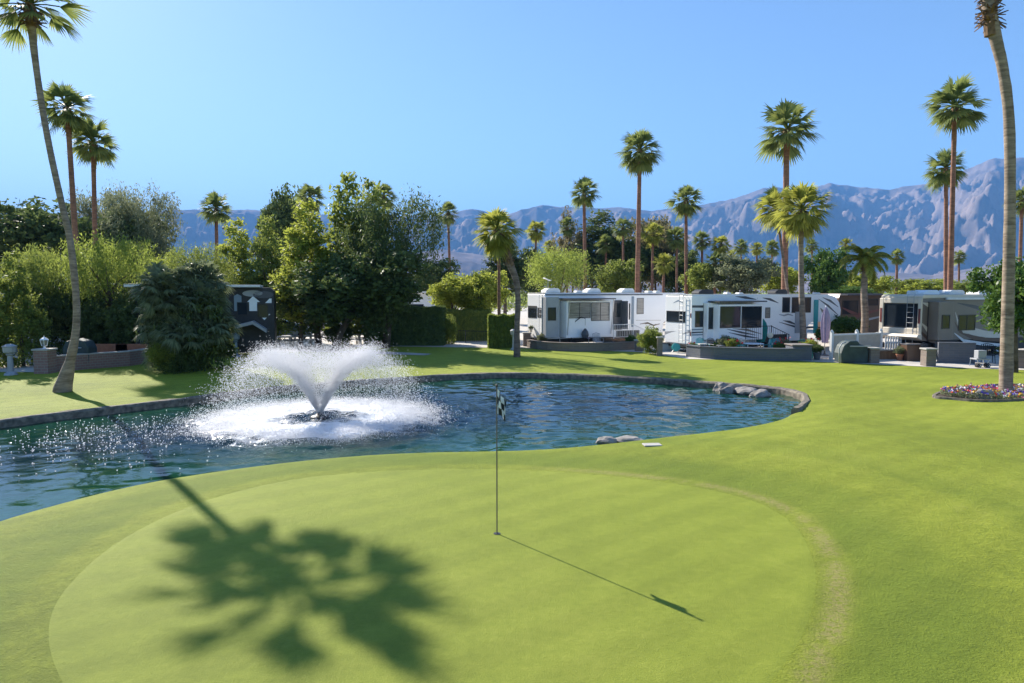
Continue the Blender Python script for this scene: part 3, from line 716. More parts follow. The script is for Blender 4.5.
# haze: one closed box of pale even air
ex = 1.0; gx0, gx1 = min(v for v in (-30000,)), 30000
m = bpy.data.materials.new('haze_air'); m.use_nodes = True; n = m.node_tree.nodes; n.remove(n['Principled BSDF'])
pv = n.new('ShaderNodeVolumePrincipled'); pv.inputs['Color'].default_value = (.17, .45, 1.0, 1); pv.inputs['Density'].default_value = 1.0e-4
pv.inputs['Anisotropy'].default_value = .0
m.node_tree.links.new(pv.outputs[0], n['Material Output'].inputs['Volume'])
mb = MB(); mb.b2(-30000, 30000, -6000, 30000, -3.2, 1800); mb.build('haze', m, kind='stuff')

# ------------------------------------------------------------------ paving behind the lawn
def sheet(name, pix, m, z, kind='structure'):
    P = [at(x, y, z) for x, y in pix]; mb = MB(); mb.add(P, [tuple(range(len(P)))]); return mb.build(name, m, kind=kind)
sheet('trailer_pads', [(-400, 372), (35, 372), (62, 371), (150, 358), (235, 353), (330, 351), (365, 346), (520, 348), (640, 352), (690, 359), (790, 360.5), (870, 364), (935, 367), (1024, 370), (1500, 384), (1300, 308), (512, 302), (-300, 308)], M['pad'], .012)
sheet('park_road', [(-900, 307.4), (1900, 307.4), (1500, 302.4), (-500, 302.4)], M['asphalt'], .018)
sheet('cart_path', [(300, 350.8), (355, 350.5), (400, 352.2), (432, 353.8), (425, 355.2), (380, 354), (330, 352.5)], M['concrete'], .016)

# ------------------------------------------------------------------ palms
def pp(pairs, Y):          # trunk points from picture rows at one depth
    out = []
    for i, q in enumerate(pairs):
        yy = Y if len(q) < 3 else q[2]
        out.append(atY(q[0], q[1], yy))
    return out
b0 = at(62, 391)
pts = [Vector((b0.x, b0.y, 0))]+pp([(70, 362), (76, 330), (76, 295), (70, 240), (62, 205), (50, 150), (41, 100), (34, 50), (30, 9)], b0.y)
palm(pts, [.33, .17, .12, .112, .11, .105, .10, .10, .11, .15], 'fan_crown_big', 1.62, 'tall curved fan palm leaning over the lawn left of the fountain, white flared base', 'trunk_grey', 'frond', (.6, 90, .45), seed=3, crown_dz=.15)
b0 = at(1006, 397)
pts = [Vector((b0.x, b0.y, 0))]+pp([(1006, 380), (1008, 300), (1010, 200), (1009, 120), (1003, 70), (996, 40), (990, 12), (988, -30), (988, -80)], b0.y)
palm(pts, [.29, .205, .185, .17, .16, .16, .18, .21, .22, .18], 'fan_crown_big', 1.7, 'thick fan palm rising out of the flower bed at the right', 'trunk_grey', 'frond', (3.4, 420, .42), seed=8, crown_dz=.6)
b0 = at(517, 357)
pts = [Vector((b0.x, b0.y, 0))]+pp([(517, 330), (518, 300), (516, 280), (509, 262), (502, 246), (497, 232)], b0.y)
palm(pts, [.20, .15, .15, .17, .21, .22, .2], 'fan_crown_c', 1.65, 'leaning palm with shaggy upper trunk at the left end of the long white trailer', 'trunk_dark', 'frondy', (1.9, 200, .26), seed=5)
far_palm(499, 236, 14, 44, 499, 'slim palm close behind the leaning shaggy one', 'trunk_red', 'frondy', 'fan_crown_b', None, .1, 4)
b0 = at(803, 350)
pts = [Vector((b0.x, b0.y, .0))]+pp([(803, 330), (801.5, 290), (801, 250), (802, 212)], b0.y)
palm(pts, [.22, .19, .17, .15, .15], 'fan_crown_c', 2.15, 'bushy palm growing from the patio in front of the second trailer', 'trunk_grey', 'frondy', (.9, 60, .3), seed=9, crown_dz=.15)
far_palm(776, 208, 24, 46, 797, 'leaning thin palm with drooping fronds left of the bushy patio palm', 'trunk_dark', 'frondy', 'fan_crown_b', None, .09, 5)
b0 = atY(865, 292, 41); b0.z = 0
pts = [b0]+pp([(865, 320), (864, 290), (866, 262)], 41)
palm(pts, [.25, .21, .18, .15], 'feather_crown', 1.95, 'yellowing feather palm behind the white vinyl fence', 'trunk_grey', 'frondy', (.6, 40, .3), seed=12)
G1 = 'tall fan palms behind the lawn'
far_palm(67, 106, 27, 43, 80, 'taller of the two fan palms right of the curved one', sd=6, grp=G1, rt=.16)
far_palm(93, 141, 25, 45, 95, 'shorter of the two fan palms right of the curved one', sd=7, grp=G1, rt=.15)
far_palm(640, 148, 24, 57, 637, 'tall fan palm above the long white trailer', sd=8, grp=G1, rt=.19)
far_palm(787, 127, 31, 52, 785, 'tallest fan palm, above the second trailer', sd=10, grp=G1, rt=.23)
far_palm(955, 104, 29, 49, 951, 'taller palm of the pair above the brown and cream trailer', sd=11, grp=G1, rt=.17, crown='fan_crown_b')
far_palm(946, 166, 22, 58, 948, 'shorter palm of the pair above the brown and cream trailer', sd=12, grp=G1, rt=.17)
far_palm(584, 192, 17, 70, 586, 'fan palm left of the tall one over the long white trailer', sd=13, grp=G1, rt=.18)
far_palm(686, 199, 18, 72, 687, 'fan palm above the gap between the two white trailers', sd=14, grp=G1, rt=.18)
far_palm(448, 212, 13, 85, 451, 'lone slim fan palm right of the big dark tree', sd=15, grp=G1, rt=.16)
far_palm(216, 208, 18, 62, 217, 'lone fan palm between the grey tree and the dark pine', sd=16, grp=G1, rt=.16)
far_palm(310, 196, 17, 72, 311, 'fan palm rising just right of the dark pine', sd=17, grp=G1, rt=.18)
far_palm(384, 195, 14, 80, 383, 'fan palm rising behind the big dark tree', sd=18, grp=G1, rt=.17)
far_palm(1022, 200, 15, 62, 1020, 'fan palm half hidden by the thick trunk at the right edge', sd=19, grp=G1, rt=.16)
G2 = 'small fan palms far behind the trailers'
for i, (px, pc, r_, Y, lb) in enumerate([
    (536, 229, 12, 90, 'small far palm just right of the leaning shaggy palm'),
    (606, 243, 11, 92, 'small far palm left of the tall one above the long trailer'),
    (623, 227, 12, 88, 'small far palm close at the left side of the tall trunk above the long trailer'),
    (653, 232, 13, 86, 'small far palm close at the right side of the tall trunk above the long trailer'),
    (677, 237, 13, 84, 'small far palm just left of the palm above the trailer gap'),
    (702, 240, 11, 88, 'small far palm just right of the palm above the trailer gap'),
    (721, 244, 12, 86, 'second small far palm to the right of the palm above the trailer gap'),
    (715, 262, 13, 70, 'short leafy palm low between the two white trailers'),
    (741, 247, 9, 110, 'leftmost of three tiny palms in a row over the olive bushes'),
    (757, 248, 8, 115, 'middle one of three tiny palms in a row over the olive bushes'),
    (772, 247, 9, 110, 'rightmost of three tiny palms in a row over the olive bushes'),
    (592, 262, 8, 95, 'tiny palm low in front of the brown eucalyptus'),
    (846, 244, 8, 100, 'tiny palm left of the yellowing feather palm'),
    (897, 256, 9, 92, 'tiny palm right of the yellowing feather palm'),
    (959, 257, 8, 100, 'tiny palm beside the trunks of the pair above the cream trailer'),
    (664, 262, 12, 80, 'low leafy palm over the right half of the long trailer'),
    (567, 226, 11, 98, 'small far palm standing over the bright green willow'),
    (640, 262, 9, 90, 'tiny palm crossing the trunk of the tall one above the long trailer'),
    (731, 256, 8, 120, 'tiny palm directly left of the row of three over the olive bushes'),
    (693, 256, 8, 118, 'tiny palm just right of the trunk over the trailer gap'),
    (812, 246, 8, 112, 'tiny palm between the bushy patio palm and the deep green round tree'),
    (550, 246, 8, 105, 'tiny palm at the left side of the bright green willow')]):
    far_palm(px, pc, r_, Y, px+(i % 3-1), lb, sd=20+i, grp=G2, rt=.15+.02*(i % 2), fm='frond' if i % 3 else 'frondy')

# ------------------------------------------------------------------ trees and shrubs
T = tree
T(22, 205, 92, 62, 285, 'round_crown', 'lf_dark', 'dark bluish green tree at the far left behind the curved palm', depth=.9)
T(-60, 215, 100, 60, 290, 'round_crown_b', 'lf_dark', 'dark tree beyond the left edge')
T(100, 193, 66, 64, 285, 'feathery_crown', 'lf_grey', 'grey green eucalyptus, left of a pair behind the two fan palms', name='eucalyptus')
T(142, 193, 62, 60, 290, 'feathery_crown', 'lf_grey', 'grey brown eucalyptus, right of a pair behind the two fan palms', name='eucalyptus', rz=1)
T(124, 215, 74, 61, 290, 'round_crown_b', 'lf_dark', 'dark tree between the eucalyptus pair and the willows', rz=2)
T(106, 238, 68, 38, 303, 'weeping_crown', 'lf_willow', 'bright weeping tree right of the curved palm', name='weeping_tree', tr=.12, pxb=112)
T(40, 250, 66, 38, 318, 'weeping_crown', 'lf_mid', 'soft green weeping tree left of the curved palm', name='weeping_tree', tr=.12, rz=1.3)
T(16, 258, 44, 33, 368, 'tall_crown', 'lf_mid', 'narrow leafy tree at the left edge beside the pedestal lamp', tr=.07, pxb=20)
T(-48, 212, 64, 32, 365, 'tall_crown', 'lf_mid', 'leafy tree beyond the left edge', tr=.1)
T(52, 285, 60, 38, 350, 'round_crown', 'lf_dark', 'dark shrubbery in the shade left of the brick wall', name='shrub', cat='shrub', trunk=False)
T(92, 292, 60, 38, 352, 'round_crown_b', 'lf_dark', 'dark shrubbery in the shade behind the teal umbrella', name='shrub', cat='shrub', trunk=False, rz=2)
T(130, 297, 50, 37, 352, 'round_crown', 'lf_dark', 'dark shrubbery behind the right end of the brick wall', name='shrub', cat='shrub', trunk=False, rz=1)
T(200, 246, 62, 44, 300, 'weeping_crown', 'lf_mid', 'soft rounded tree above the fan palm thicket', name='weeping_tree', rz=2)
T(165, 258, 40, 46, 305, 'round_crown', 'lf_yel', 'small yellow green tree between willow and palm thicket')
T(238, 226, 54, 52, 325, 'tall_crown', 'lf_yel', 'yellow green tree left of the dark pine', depth=1)
T(268, 224, 44, 50, 335, 'tall_crown', 'lf_mid', 'mid green tree under the dark pine', rz=1)
T(284, 193, 42, 82, 275, 'round_crown', 'lf_dark', 'tall dark pine standing over the yellow green trees', name='pine_tree')
T(262, 222, 26, 84, 270, 'airy_crown', 'lf_dark', 'thin dark pine beside the taller one', name='pine_tree')
T(309, 208, 66, 44, 318, 'tall_crown', 'lf_yel', 'yellow green poplar left of the pointed dark ones', name='poplar_tree', tr=.2, pxb=318)
T(345, 183, 56, 47, 330, 'tall_crown', 'lf_mid', 'pointed poplar, left of two behind the fountain', name='poplar_tree', tr=.2, rz=2)
T(371, 189, 56, 48, 330, 'tall_crown', 'lf_mid', 'pointed poplar, right of two behind the fountain', name='poplar_tree', tr=.2, rz=4)
T(393, 201, 92, 44, 318, 'feathery_crown', 'lf_dark', 'wide dark feathery mesquite above the long hedge', name='mesquite_tree', tr=.22, pxb=385)
T(356, 258, 110, 42, 322, 'round_crown_b', 'lf_dark', 'low dark canopy over the picnic tables behind the fountain', tr=.2, pxb=333, rz=.5)
T(300, 275, 55, 44, 330, 'round_crown', 'lf_dark', 'small dark tree beside the parked silver car', tr=.12)
def hedge(x0, x1, top, Y, label, lm='lf_dark', depth=1.2, bot=None, group=None):
    a = atY(x0, top, Y); b = atY(x1, top, Y); t = thing('hedge', label, 'hedge', ((a.x+b.x)/2, Y+depth/2, 0), 0, group)
    c = link('foliage', PROTO['clipped_hedge'], t, M[lm]); c.scale = ((b.x-a.x)/2, depth/2, a.z)
    MB().box((0, 0, a.z*.48), ((b.x-a.x)*.86, depth*.8, a.z*.86)).build('stem', M['bark'], t)
hedge(364, 441, 308, 45.5, 'long tall dark clipped hedge right of the fountain spray', 'lf_dark', 1.6)
hedge(444, 489, 311, 50, 'clipped hedge behind the small iron fence', 'lf_mid', 1.2)
hedge(488, 515, 316, 43.5, 'small square hedge left of the long white trailer', 'lf_mid', 1.4)
T(452, 277, 42, 52, 314, 'round_crown', 'lf_yel', 'rounded sunny bush right of the mesquite', tr=.12)
T(481, 274, 42, 52, 314, 'round_crown_b', 'lf_yel', 'rounded sunny bush behind the iron fence', tr=.12, rz=1)
T(448, 318, 16, 47, 345, 'round_crown', 'lf_mid', 'small light shrub at the end of the long hedge', name='shrub', cat='shrub', trunk=False)
T(505, 236, 46, 78, 295, 'tall_crown', 'lf_dark', 'dark cypress like tree behind the leaning palm', tr=.2)
T(435, 262, 45, 72, 300, 'round_crown_b', 'lf_dark', 'dark tree right behind the mesquite')
T(559, 250, 60, 62, 294, 'weeping_crown', 'lf_willow', 'bright green willow over the left end of the long trailer', name='weeping_tree', tr=.2)
T(600, 216, 56, 96, 288, 'tall_crown', 'lf_dark', 'tall dark eucalyptus behind the fan palm over the long trailer', name='eucalyptus', rz=1)
T(573, 214, 40, 98, 285, 'airy_crown', 'lf_olive', 'brown green eucalyptus left of the taller dark one', name='eucalyptus')
T(656, 221, 52, 96, 285, 'round_crown_b', 'lf_olive', 'brown green tree right of the tall fan palm', rz=3)
T(634, 240, 50, 94, 290, 'round_crown', 'lf_dark', 'dark tree straight behind the tall fan palm', rz=2)
T(618, 262, 40, 70, 294, 'round_crown_b', 'lf_mid', 'green bush over the middle of the long trailer')
T(678, 256, 48, 90, 294, 'round_crown', 'lf_dark', 'dark bush behind the trailer gap', rz=4)
T(530, 250, 34, 90, 295, 'round_crown_b', 'lf_dark', 'dark bush left of the willow', rz=4)
T(745, 258, 58, 68, 296, 'round_crown', 'lf_grey', 'olive green tree over the second trailer', rz=1)
T(706, 266, 44, 72, 296, 'round_crown_b', 'lf_mid', 'green tree between the two white trailers', rz=5)
T(780, 268, 40, 72, 296, 'round_crown', 'lf_yel', 'yellow green bush behind the tallest palm trunk')
T(826, 252, 38, 70, 300, 'round_crown_b', 'lf_lush', 'deep green round tree right of the bushy patio palm', rz=1)
T(868, 276, 50, 75, 300, 'round_crown', 'lf_yel', 'yellow green shrub behind the feather palm', rz=1)
T(852, 287, 34, 62, 300, 'round_crown', 'lf_lush', 'low green shrub left of the feather palm')
T(918, 280, 60, 92, 296, 'round_crown_b', 'lf_yel', 'distant low tree above the brown and cream trailer', rz=1)
T(975, 282, 60, 95, 297, 'round_crown', 'lf_mid', 'distant low tree between palm pair and thick trunk', rz=2)
T(1018, 262, 70, 30.5, 330, 'round_crown_b', 'lf_lush', 'glossy green tree behind the thick trunk at the right edge', tr=.14, rz=.6, pxb=1018)
T(650, 329, 22, 39.5, 352, 'round_crown', 'lf_mid', 'small dark green shrub at the end of the curved patio wall', name='shrub', cat='shrub', trunk=False)
T(845, 318, 34, 44, 336, 'round_crown', 'lf_lush', 'green shrub behind the white vinyl fence', name='shrub', cat='shrub', trunk=False)
T(824, 328, 16, 42, 340, 'round_crown_b', 'lf_lush', 'small shrub at the nose of the second trailer', name='shrub', cat='shrub', trunk=False)
T(338, 325, 26, 44, 346, 'round_crown', 'lf_dark', 'low round bush left of the long hedge', name='shrub', cat='shrub', trunk=False)
# fan palm thicket (many heads, one clump)
t = thing('fan_palm_thicket', 'big dense clump of low fan palms standing by the water left of the fountain', 'palm clump', (atY(187, 360, 31).x, 31.2, 0))
c = link('foliage', PROTO['round_crown_b'], t, M['lf_dark']); c.scale = (1.6, 1.4, 3.4); c.location = (0, .2, -.1)
c = link('lower_fronds', PROTO['feathery_crown'], t, M['lf_dark']); c.scale = (1.55, 1.3, 2.2); c.location = (0, -.15, -.1)
rg = random.Random(5)
for i in range(46):
    a = rg.uniform(0, 6.283); r_ = math.sqrt(rg.random())*1.5; z = 1.0+rg.random()*3.2-(r_*.2)
    h = link('fan_head', PROTO['fan_bush'], t, M['frondb']); h.location = (r_*math.cos(a), r_*math.sin(a)*.8, z); s_ = rg.uniform(.85, 1.3); h.scale = (s_, s_, s_); h.rotation_euler = (rg.uniform(-.5, .5), rg.uniform(-.5, .5), rg.random()*6)
T(163, 342, 26, 30, 368, 'round_crown', 'lf_mid', 'small pale shrub at the left foot of the palm clump', name='shrub', cat='shrub', trunk=False)
# distant belt of trees
rg = np.random.default_rng(77); V = []; F = []; n0 = 0
B = []
for k in range(170):
    az = R(-50+100*k/170+rg.uniform(-.4, .4)); d = rg.uniform(125, 210); B.append((d*math.sin(az), d*math.cos(az), rg.uniform(.3, 1.8), rg.uniform(2.0, 3.6)))
B = np.array(B); k = rg.integers(0, len(B), 46000); d = rg.normal(size=(len(k), 3)); d /= np.linalg.norm(d, axis=1)[:, None]
P = B[k, :3]+d*(B[k, 3]*rg.uniform(.6, 1.05, len(k)))[:, None]; P = P[P[:, 2] > 0]
V, F = leaves(P, .55, 3); link('far_treeline', npmesh('far_treeline', V, F, M['lf_mid']), kind='stuff')

# ------------------------------------------------------------------ trailers
class Frame:
    """local frame of a trailer: x along its length from the rear, y away from the camera side, z up"""
    def __init__(s, cx, cy, rz): s.cx, s.cy, s.rz = cx, cy, rz; s.c, s.s = math.cos(rz), math.sin(rz)
    def sx(s, px, yo=0.0, py=None):
        k = (px-512)/FPX; x = k*(s.cy+yo*s.c)-s.cx+yo*s.s; x /= (s.c-k*s.s)
        if py is None: return x
        Y = s.cy+x*s.s+yo*s.c; return x, atY(px, py, Y).z
    def ry(s, px, py=None, xo=0.0):
        k = (px-512)/FPX; cx = s.cx+xo*s.c; cy = s.cy+xo*s.s
        y = (cx-k*cy)/(s.s+k*s.c)
        if py is None: return y
        return y, atY(px, py, cy+y*s.c).z
def window(parent, x0, x1, z0, z1, y, mg='glass', fr='black', name='window', vdiv=0, hdiv=0):
    f = MB(); t = .035
    f.b2(x0-t, x1+t, y-.022, y+.01, z0-t, z0); f.b2(x0-t, x1+t, y-.022, y+.01, z1, z1+t)
    f.b2(x0-t, x0, y-.022, y+.01, z0, z1); f.b2(x1, x1+t, y-.022, y+.01, z0, z1)
    for k in range(vdiv):
        xx = x0+(x1-x0)*(k+1)/(vdiv+1); f.b2(xx-.018, xx+.018, y-.02, y+.005, z0, z1)
    if hdiv: zz = z0+(z1-z0)*.3; f.b2(x0, x1, y-.019, y+.004, zz-.012, zz+.012)
    o = f.build(name, M[fr], parent)
    MB().b2(x0+.001, x1-.001, y-.008, y+.004, z0+.001, z1-.001).build('pane', M[mg], o)
    return o
def rwindow(parent, y0, y1, z0, z1, x, mg='glass', fr='black'):
    f = MB(); t = .035
    f.b2(x-.022, x+.01, y0-t, y1+t, z0-t, z0); f.b2(x-.022, x+.01, y0-t, y1+t, z1, z1+t)
    f.b2(x-.022, x+.01, y0-t, y0, z0, z1); f.b2(x-.022, x+.01, y1, y1+t, z0, z1)
    o = f.build('rear_window', M[fr], parent)
    MB().b2(x-.008, x+.004, y0+.001, y1-.001, z0+.001, z1-.001).build('pane', M[mg], o)
def ladder(parent, y0, y1, z0, z1, x, rungs=9):
    mb = MB()
    for y in (y0, y1): mb.tube([(x, y, z1-.02), (x-.13, y, z1-.04), (x-.13, y, z0)], .014, 6)
    for k in range(rungs):
        z = z0+(z1-z0)*(k+.6)/rungs; mb.tube([(x-.13, y0, z), (x-.13, y1, z)], .011, 6)
    mb.build('ladder', M['greypaint'], parent)
def ac(parent, x, y, z, m='offwhite', L=1.0, W=.7, H=.30):
    mb = MB(); mb.prism_y([(x-L/2, z), (x+L/2, z), (x+L/2, z+H*.55), (x+L/2-.15, z+H), (x-L/2+.28, z+H), (x-L/2, z+H*.45)], y-W/2, y+W/2)
    o = mb.build('air_conditioner', M[m], parent, bevel=.03)
    g = MB()
    for k in range(4): g.b2(x+L/2-.02, x+L/2+.012, y-W/2+.08, y+W/2-.08, z+.05+k*.035, z+.065+k*.035)
    g.build('grille', M['black'], o)
def vent(parent, x, y, z, w=.42, h=.14):
    mb = MB(); mb.prism_y([(x-w/2, z), (x+w/2, z), (x+w/2, z+h*.6), (x+w/2-.1, z+h), (x-w/2+.06, z+h), (x-w/2, z+h*.7)], y-w/2, y+w/2)
    mb.build('roof_vent', M['offwhite'], parent, bevel=.02)
def stripe(parent, pts, y, m, w0=.02, name='stripe', both=0):
    """painted swoosh on a side: pts are (x, z, half width)"""
    up = [(x, z+w) for x, z, w in pts]; dn = [(x, z-w) for x, z, w in pts][::-1]
    mb = MB()
    n = len(pts)
    for i in range(n-1):
        a, b = pts[i], pts[i+1]
        mb.prism_y([(a[0], a[1]-a[2]), (b[0], b[1]-b[2]), (b[0], b[1]+b[2]), (a[0], a[1]+a[2])], y-.004, y+.003)
    mb.build(name, M[m], parent)
def wheels(parent, xs, y, r=.36, rim='metal'):
    for x in xs:
        mb = MB(); mb.lathe([(r*.6, 0), (r*.96, .015), (r, .05), (r, .19), (r*.96, .22), (r*.6, .22)], n=22)
        o = mb.build('wheel', M['rubber'], parent, smooth=False); o.rotation_euler = (math.pi/2, 0, 0); o.location = (x, y+.22, r)
        g = MB(); g.lathe([(r*.15, -.0), (r*.2, .03), (r*.55, .06), (r*.58, .02)], n=16); q = g.build('rim', M[rim], o); q.location = (0, 0, .18)
def fifth_body(parent, L, z0, z1, W=2.5, m='white', zo=1.65, lo=3.0):
    prof = [(0, z0), (0, z1-.06), (.08, z1), (L-1.2, z1), (L-.55, z1-.12), (L-.18, z1-.5), (L, z1-1.0), (L-.02, zo+.25), (L-.2, zo), (L-lo+.3, zo), (L-lo, zo-.25), (L-lo, z0)]
    return MB().prism_y(prof, 0, W).build('body', M[m], parent, bevel=.04)
def slide(parent, x0, x1, z0, z1, d, m='white', trim='greypaint'):
    o = MB().b2(x0, x1, -d, .02, z0, z1).build('slide_out', M[m], parent, bevel=.02)
    f = MB(); t = .05
    f.b2(x0-.03, x1+.03, -.03, -.004, z0-.05, z0); f.b2(x0-.03, x0-.002, -.03, -.004, z0, z1); f.b2(x1+.002, x1+.03, -.03, -.004, z0, z1)
    f.build('trim', M[trim], o); return o
def railing(name, label, cat, pts, h, m='black', step=.13, group=None):
    p0 = Vector(pts[0]); t = thing(name, label, cat, p0, 0, group); mb = MB(); bl = MB(); ps = MB()
    P = [Vector(p)-p0 for p in pts]
    for a, b in zip(P[:-1], P[1:]):
        mb.tube([a+Vector((0, 0, h)), b+Vector((0, 0, h))], .022, 6); mb.tube([a+Vector((0, 0, .1)), b+Vector((0, 0, .1))], .015, 6)
        n = max(2, int((b-a).length/step))
        for k in range(1, n): q = a.lerp(b, k/n); bl.tube([q+Vector((0, 0, .1)), q+Vector((0, 0, h))], .009, 5)
    for p in P: ps.tube([p, p+Vector((0, 0, h+.04))], .028, 6)
    mb.build('rail', M[m], t); bl.build('balusters', M[m], t); ps.build('posts', M[m], t); return t
def steps(parent, x, y, w, n, rise, run, m, z0=0, dirn=-1):
    mb = MB()
    for k in range(n): mb.b2(x-w/2, x+w/2, y+dirn*run*(n-k), y+dirn*run*(n-k-1)+.02, z0+rise*k+rise-.05, z0+rise*k+rise)
    for sx_ in (-1, 1): mb.tube([(x+sx_*w/2, y, z0+rise*n-.03), (x+sx_*w/2, y+dirn*run*n, z0)], .03, 6)
    mb.build('steps', M[m], parent)

RZ = R(25)
# ---- trailer one (long white)
f1 = Frame(2.1, 44.0, RZ); A = thing('travel_trailer', 'long white trailer with an awning over grey windows behind the curved brick patio wall', 'trailer', (2.1, 44.0, 0), RZ)
fifth_body(A, 12.4, .55, 3.50)
MB().prism_y([(.0, 3.503), (.0, 3.55), (11.1, 3.55), (11.4, 3.503)], .03, 2.47).build('roof', M['offwhite'], A)
MB().b2(.05, 9.3, -.03, -.004, 3.38, 3.46).build('awning_rail', M['darkgrey'], A)
MB().b2(.05, 9.2, .25, 2.3, .25, .548).build('chassis', M['black'], A)
y0, z0 = f1.ry(528.5, 317); y1, z1 = f1.ry(536.5, 306.5); rwindow(A, min(y0, y1), max(y0, y1), z0, z1, 0)
y0 = f1.ry(538, 317)[0]; y1 = f1.ry(541, 308)[0]; rwindow(A, min(y0, y1), max(y0, y1), z0+.05, z1-.1, 0)
ladder(A, f1.ry(544), f1.ry(541.0), .75, 3.55, 0)
MB().b2(-.18, -.02, .15, 2.35, .42, .56).build('bumper', M['black'], A)
def sl(f, A, px0, px1, pt, pb, d, **k):
    x0, z1 = f.sx(px0, -d, pt); x1, _ = f.sx(px1, -d, pt); z0 = f.sx(px0, -d, pb)[1]
    return slide(A, x0, x1, z0, z1, d, **k)
def wi(f, A, px0, py0, px1, py1, y, **k):
    x0, z1 = f.sx(px0, y, py0); x1, z0 = f.sx(px1, y, py1); return window(A, x0, x1, z0, z1, y, **k)
sl(f1, A, 546, 559, 297, 338, .55, m='greypaint'); wi(f1, A, 548.3, 308, 555.5, 320, -.552)
wi(f1, A, 561, 304, 564.5, 322, -.001)
sl(f1, A, 566.5, 611, 301, 338, .85); wi(f1, A, 569, 303, 590, 317.5, -.852, mg='greyglass', vdiv=1, hdiv=1); wi(f1, A, 591.5, 303, 609, 320, -.852, mg='greyglass', vdiv=1, hdiv=1)
x0 = f1.sx(565, -.85); x1 = f1.sx(612.5, -.85)
o = MB().prism_y([(x0, 3.12), (x1, 3.12), (x1, 3.20), (x0, 3.20)], -1.25, -.01).build('slide_awning', M['darkgrey'], A)
mb = MB()
for xx in (x0+.15, x1-.15): mb.tube([(xx, -1.22, 3.12), (xx, -.9, .85)], .03, 6)
mb.build('awning_arm', M['metal'], A)
# entry door
xd0 = f1.sx(613, 0); xd1 = f1.sx(621.5, 0)
d = MB().b2(xd0, xd1, -.045, .0, 1.05, 3.05).build('door', M['darkgrey'], A)
MB().b2(xd0+.12, xd1-.12, -.056, -.046, 1.9, 2.85).build('pane', M['glass'], d)
xs1 = f1.sx(630, -.6); d = MB().b2(xd1+.02, xd1+.06, -.75, -.02, 1.1, 3.0).build('screen_door', M['metal'], A)
wi(f1, A, 623, 304, 629.5, 319, -.001)
wi(f1, A, 637, 298.5, 643, 313.5, -.001, mg='greyglass', fr='darkgrey')
MB().b2(f1.sx(631.5), f1.sx(633.5), -.05, -.002, 1.2, 3.3).build('downspout', M['bluegrey'], A)
for pa, pb, hh_ in ((640, 660, .24), (645, 656, .14)):
    xa, za = f1.sx(pa, 0, 324); xb, _ = f1.sx(pb, 0, 324)
    stripe(A, [(xa, za, .02), ((xa+xb)/2-.2, za+.08*hh_*4, .05), ((xa+xb)/2+.3, za-.12, .05), (xb, za-.02, .02)], 0, 'taupe', name='emblem')
xa, za = f1.sx(636, 0, 321); xb, _ = f1.sx(661, 0, 321); stripe(A, [(xa, za+.05, .012), (xb, za+.02, .012)], 0, 'taupe')
for pc_, w_ in ((553, 1.1), (594, 1.05), (628, 1.05)): ac(A, f1.sx(pc_, .9), 1.25, 3.55, L=w_)
for pc_ in (579, 650, 658): vent(A, f1.sx(pc_, .9), 1.1, 3.55)
MB().tube([(.5, .5, 3.5), (.5, .5, 4.4)], .02, 6).box((.45, .5, 4.42), (.5, .3, .03), ry=.35).build('solar_mast', M['metal'], A)
wheels(A, (6.0, 6.9), .02)
MB().b2(5.5, 7.4, -.012, -.002, .56, .98).build('wheel_arch', M['black'], A)

# ---- trailer two
cx2, cy2 = (692-512)/FPX*40.0, 40.0
f2 = Frame(cx2, cy2, RZ); B_ = thing('travel_trailer', 'white trailer with two big dark side windows and black swooshes behind the slate wall', 'trailer', (cx2, cy2, 0), RZ)
fifth_body(B_, 12.4, .50, 3.42)
MB().prism_y([(.0, 3.423), (.0, 3.47), (11.1, 3.47), (11.4, 3.423)], .03, 2.47).build('roof', M['offwhite'], B_)
MB().b2(.05, 9.2, .25, 2.3, .22, .498).build('chassis', M['black'], B_)
ya, za = f2.ry(667, 321); yb, zb = f2.ry(685, 312); rwindow(B_, min(ya, yb), max(ya, yb), za, zb, 0)
ladder(B_, f2.ry(684.5), f2.ry(681), .6, 3.5, 0, 10)
MB().b2(-.2, -.02, .1, 2.4, .34, .5).build('bumper', M['black'], B_)
def rstripe(A, f, pts, m, name='stripe'):
    q = []
    for px, py, w in pts:
        y, z = f.ry(px, py); q.append((y, z, w))
    mb = MB()
    for a, b in zip(q[:-1], q[1:]): mb.prism_x([(a[0], a[1]-a[2]), (b[0], b[1]-b[2]), (b[0], b[1]+b[2]), (a[0], a[1]+a[2])], -.004, .003)
    mb.build(name, M[m], A)
rstripe(B_, f2, [(673, 303, .01), (678, 300.5, .05), (683, 303, .02)], 'bluegrey')
rstripe(B_, f2, [(665, 333, .10), (672, 331.5, .03), (676, 331, .005)], 'greypaint')
rstripe(B_, f2, [(683, 334, .02), (691, 331, .10)], 'greypaint')
for z_ in (1.02, 2.1): MB().b2(-.03, -.003, .06, .12, z_, z_+.25).build('tail_light', M['maroon'], B_)
def st(A, f, y, pts, m):
    q = []
    for px, py, w in pts:
        x, z = f.sx(px, y, py); q.append((x, z, w))
    stripe(A, q, y, m)
wi(f2, B_, 695.5, 311.5, 703, 326.5, -.001, fr='darkgrey')
st(B_, f2, 0, [(692, 306.5, .07), (707, 306.5, .07)], 'darkgrey')
for yy_, mm_ in ((329.8, 'bluegrey'), (332.6, 'darkgrey'), (335, 'bluegrey')): st(B_, f2, 0, [(692, yy_, .05), (708, yy_-.6, .03)], mm_)
sl(f2, B_, 707.5, 717, 303, 340, .35); wi(f2, B_, 709, 308, 715, 328.5, -.352, fr='darkgrey')
sl(f2, B_, 719, 763, 304.5, 341, .85, trim='darkgrey')
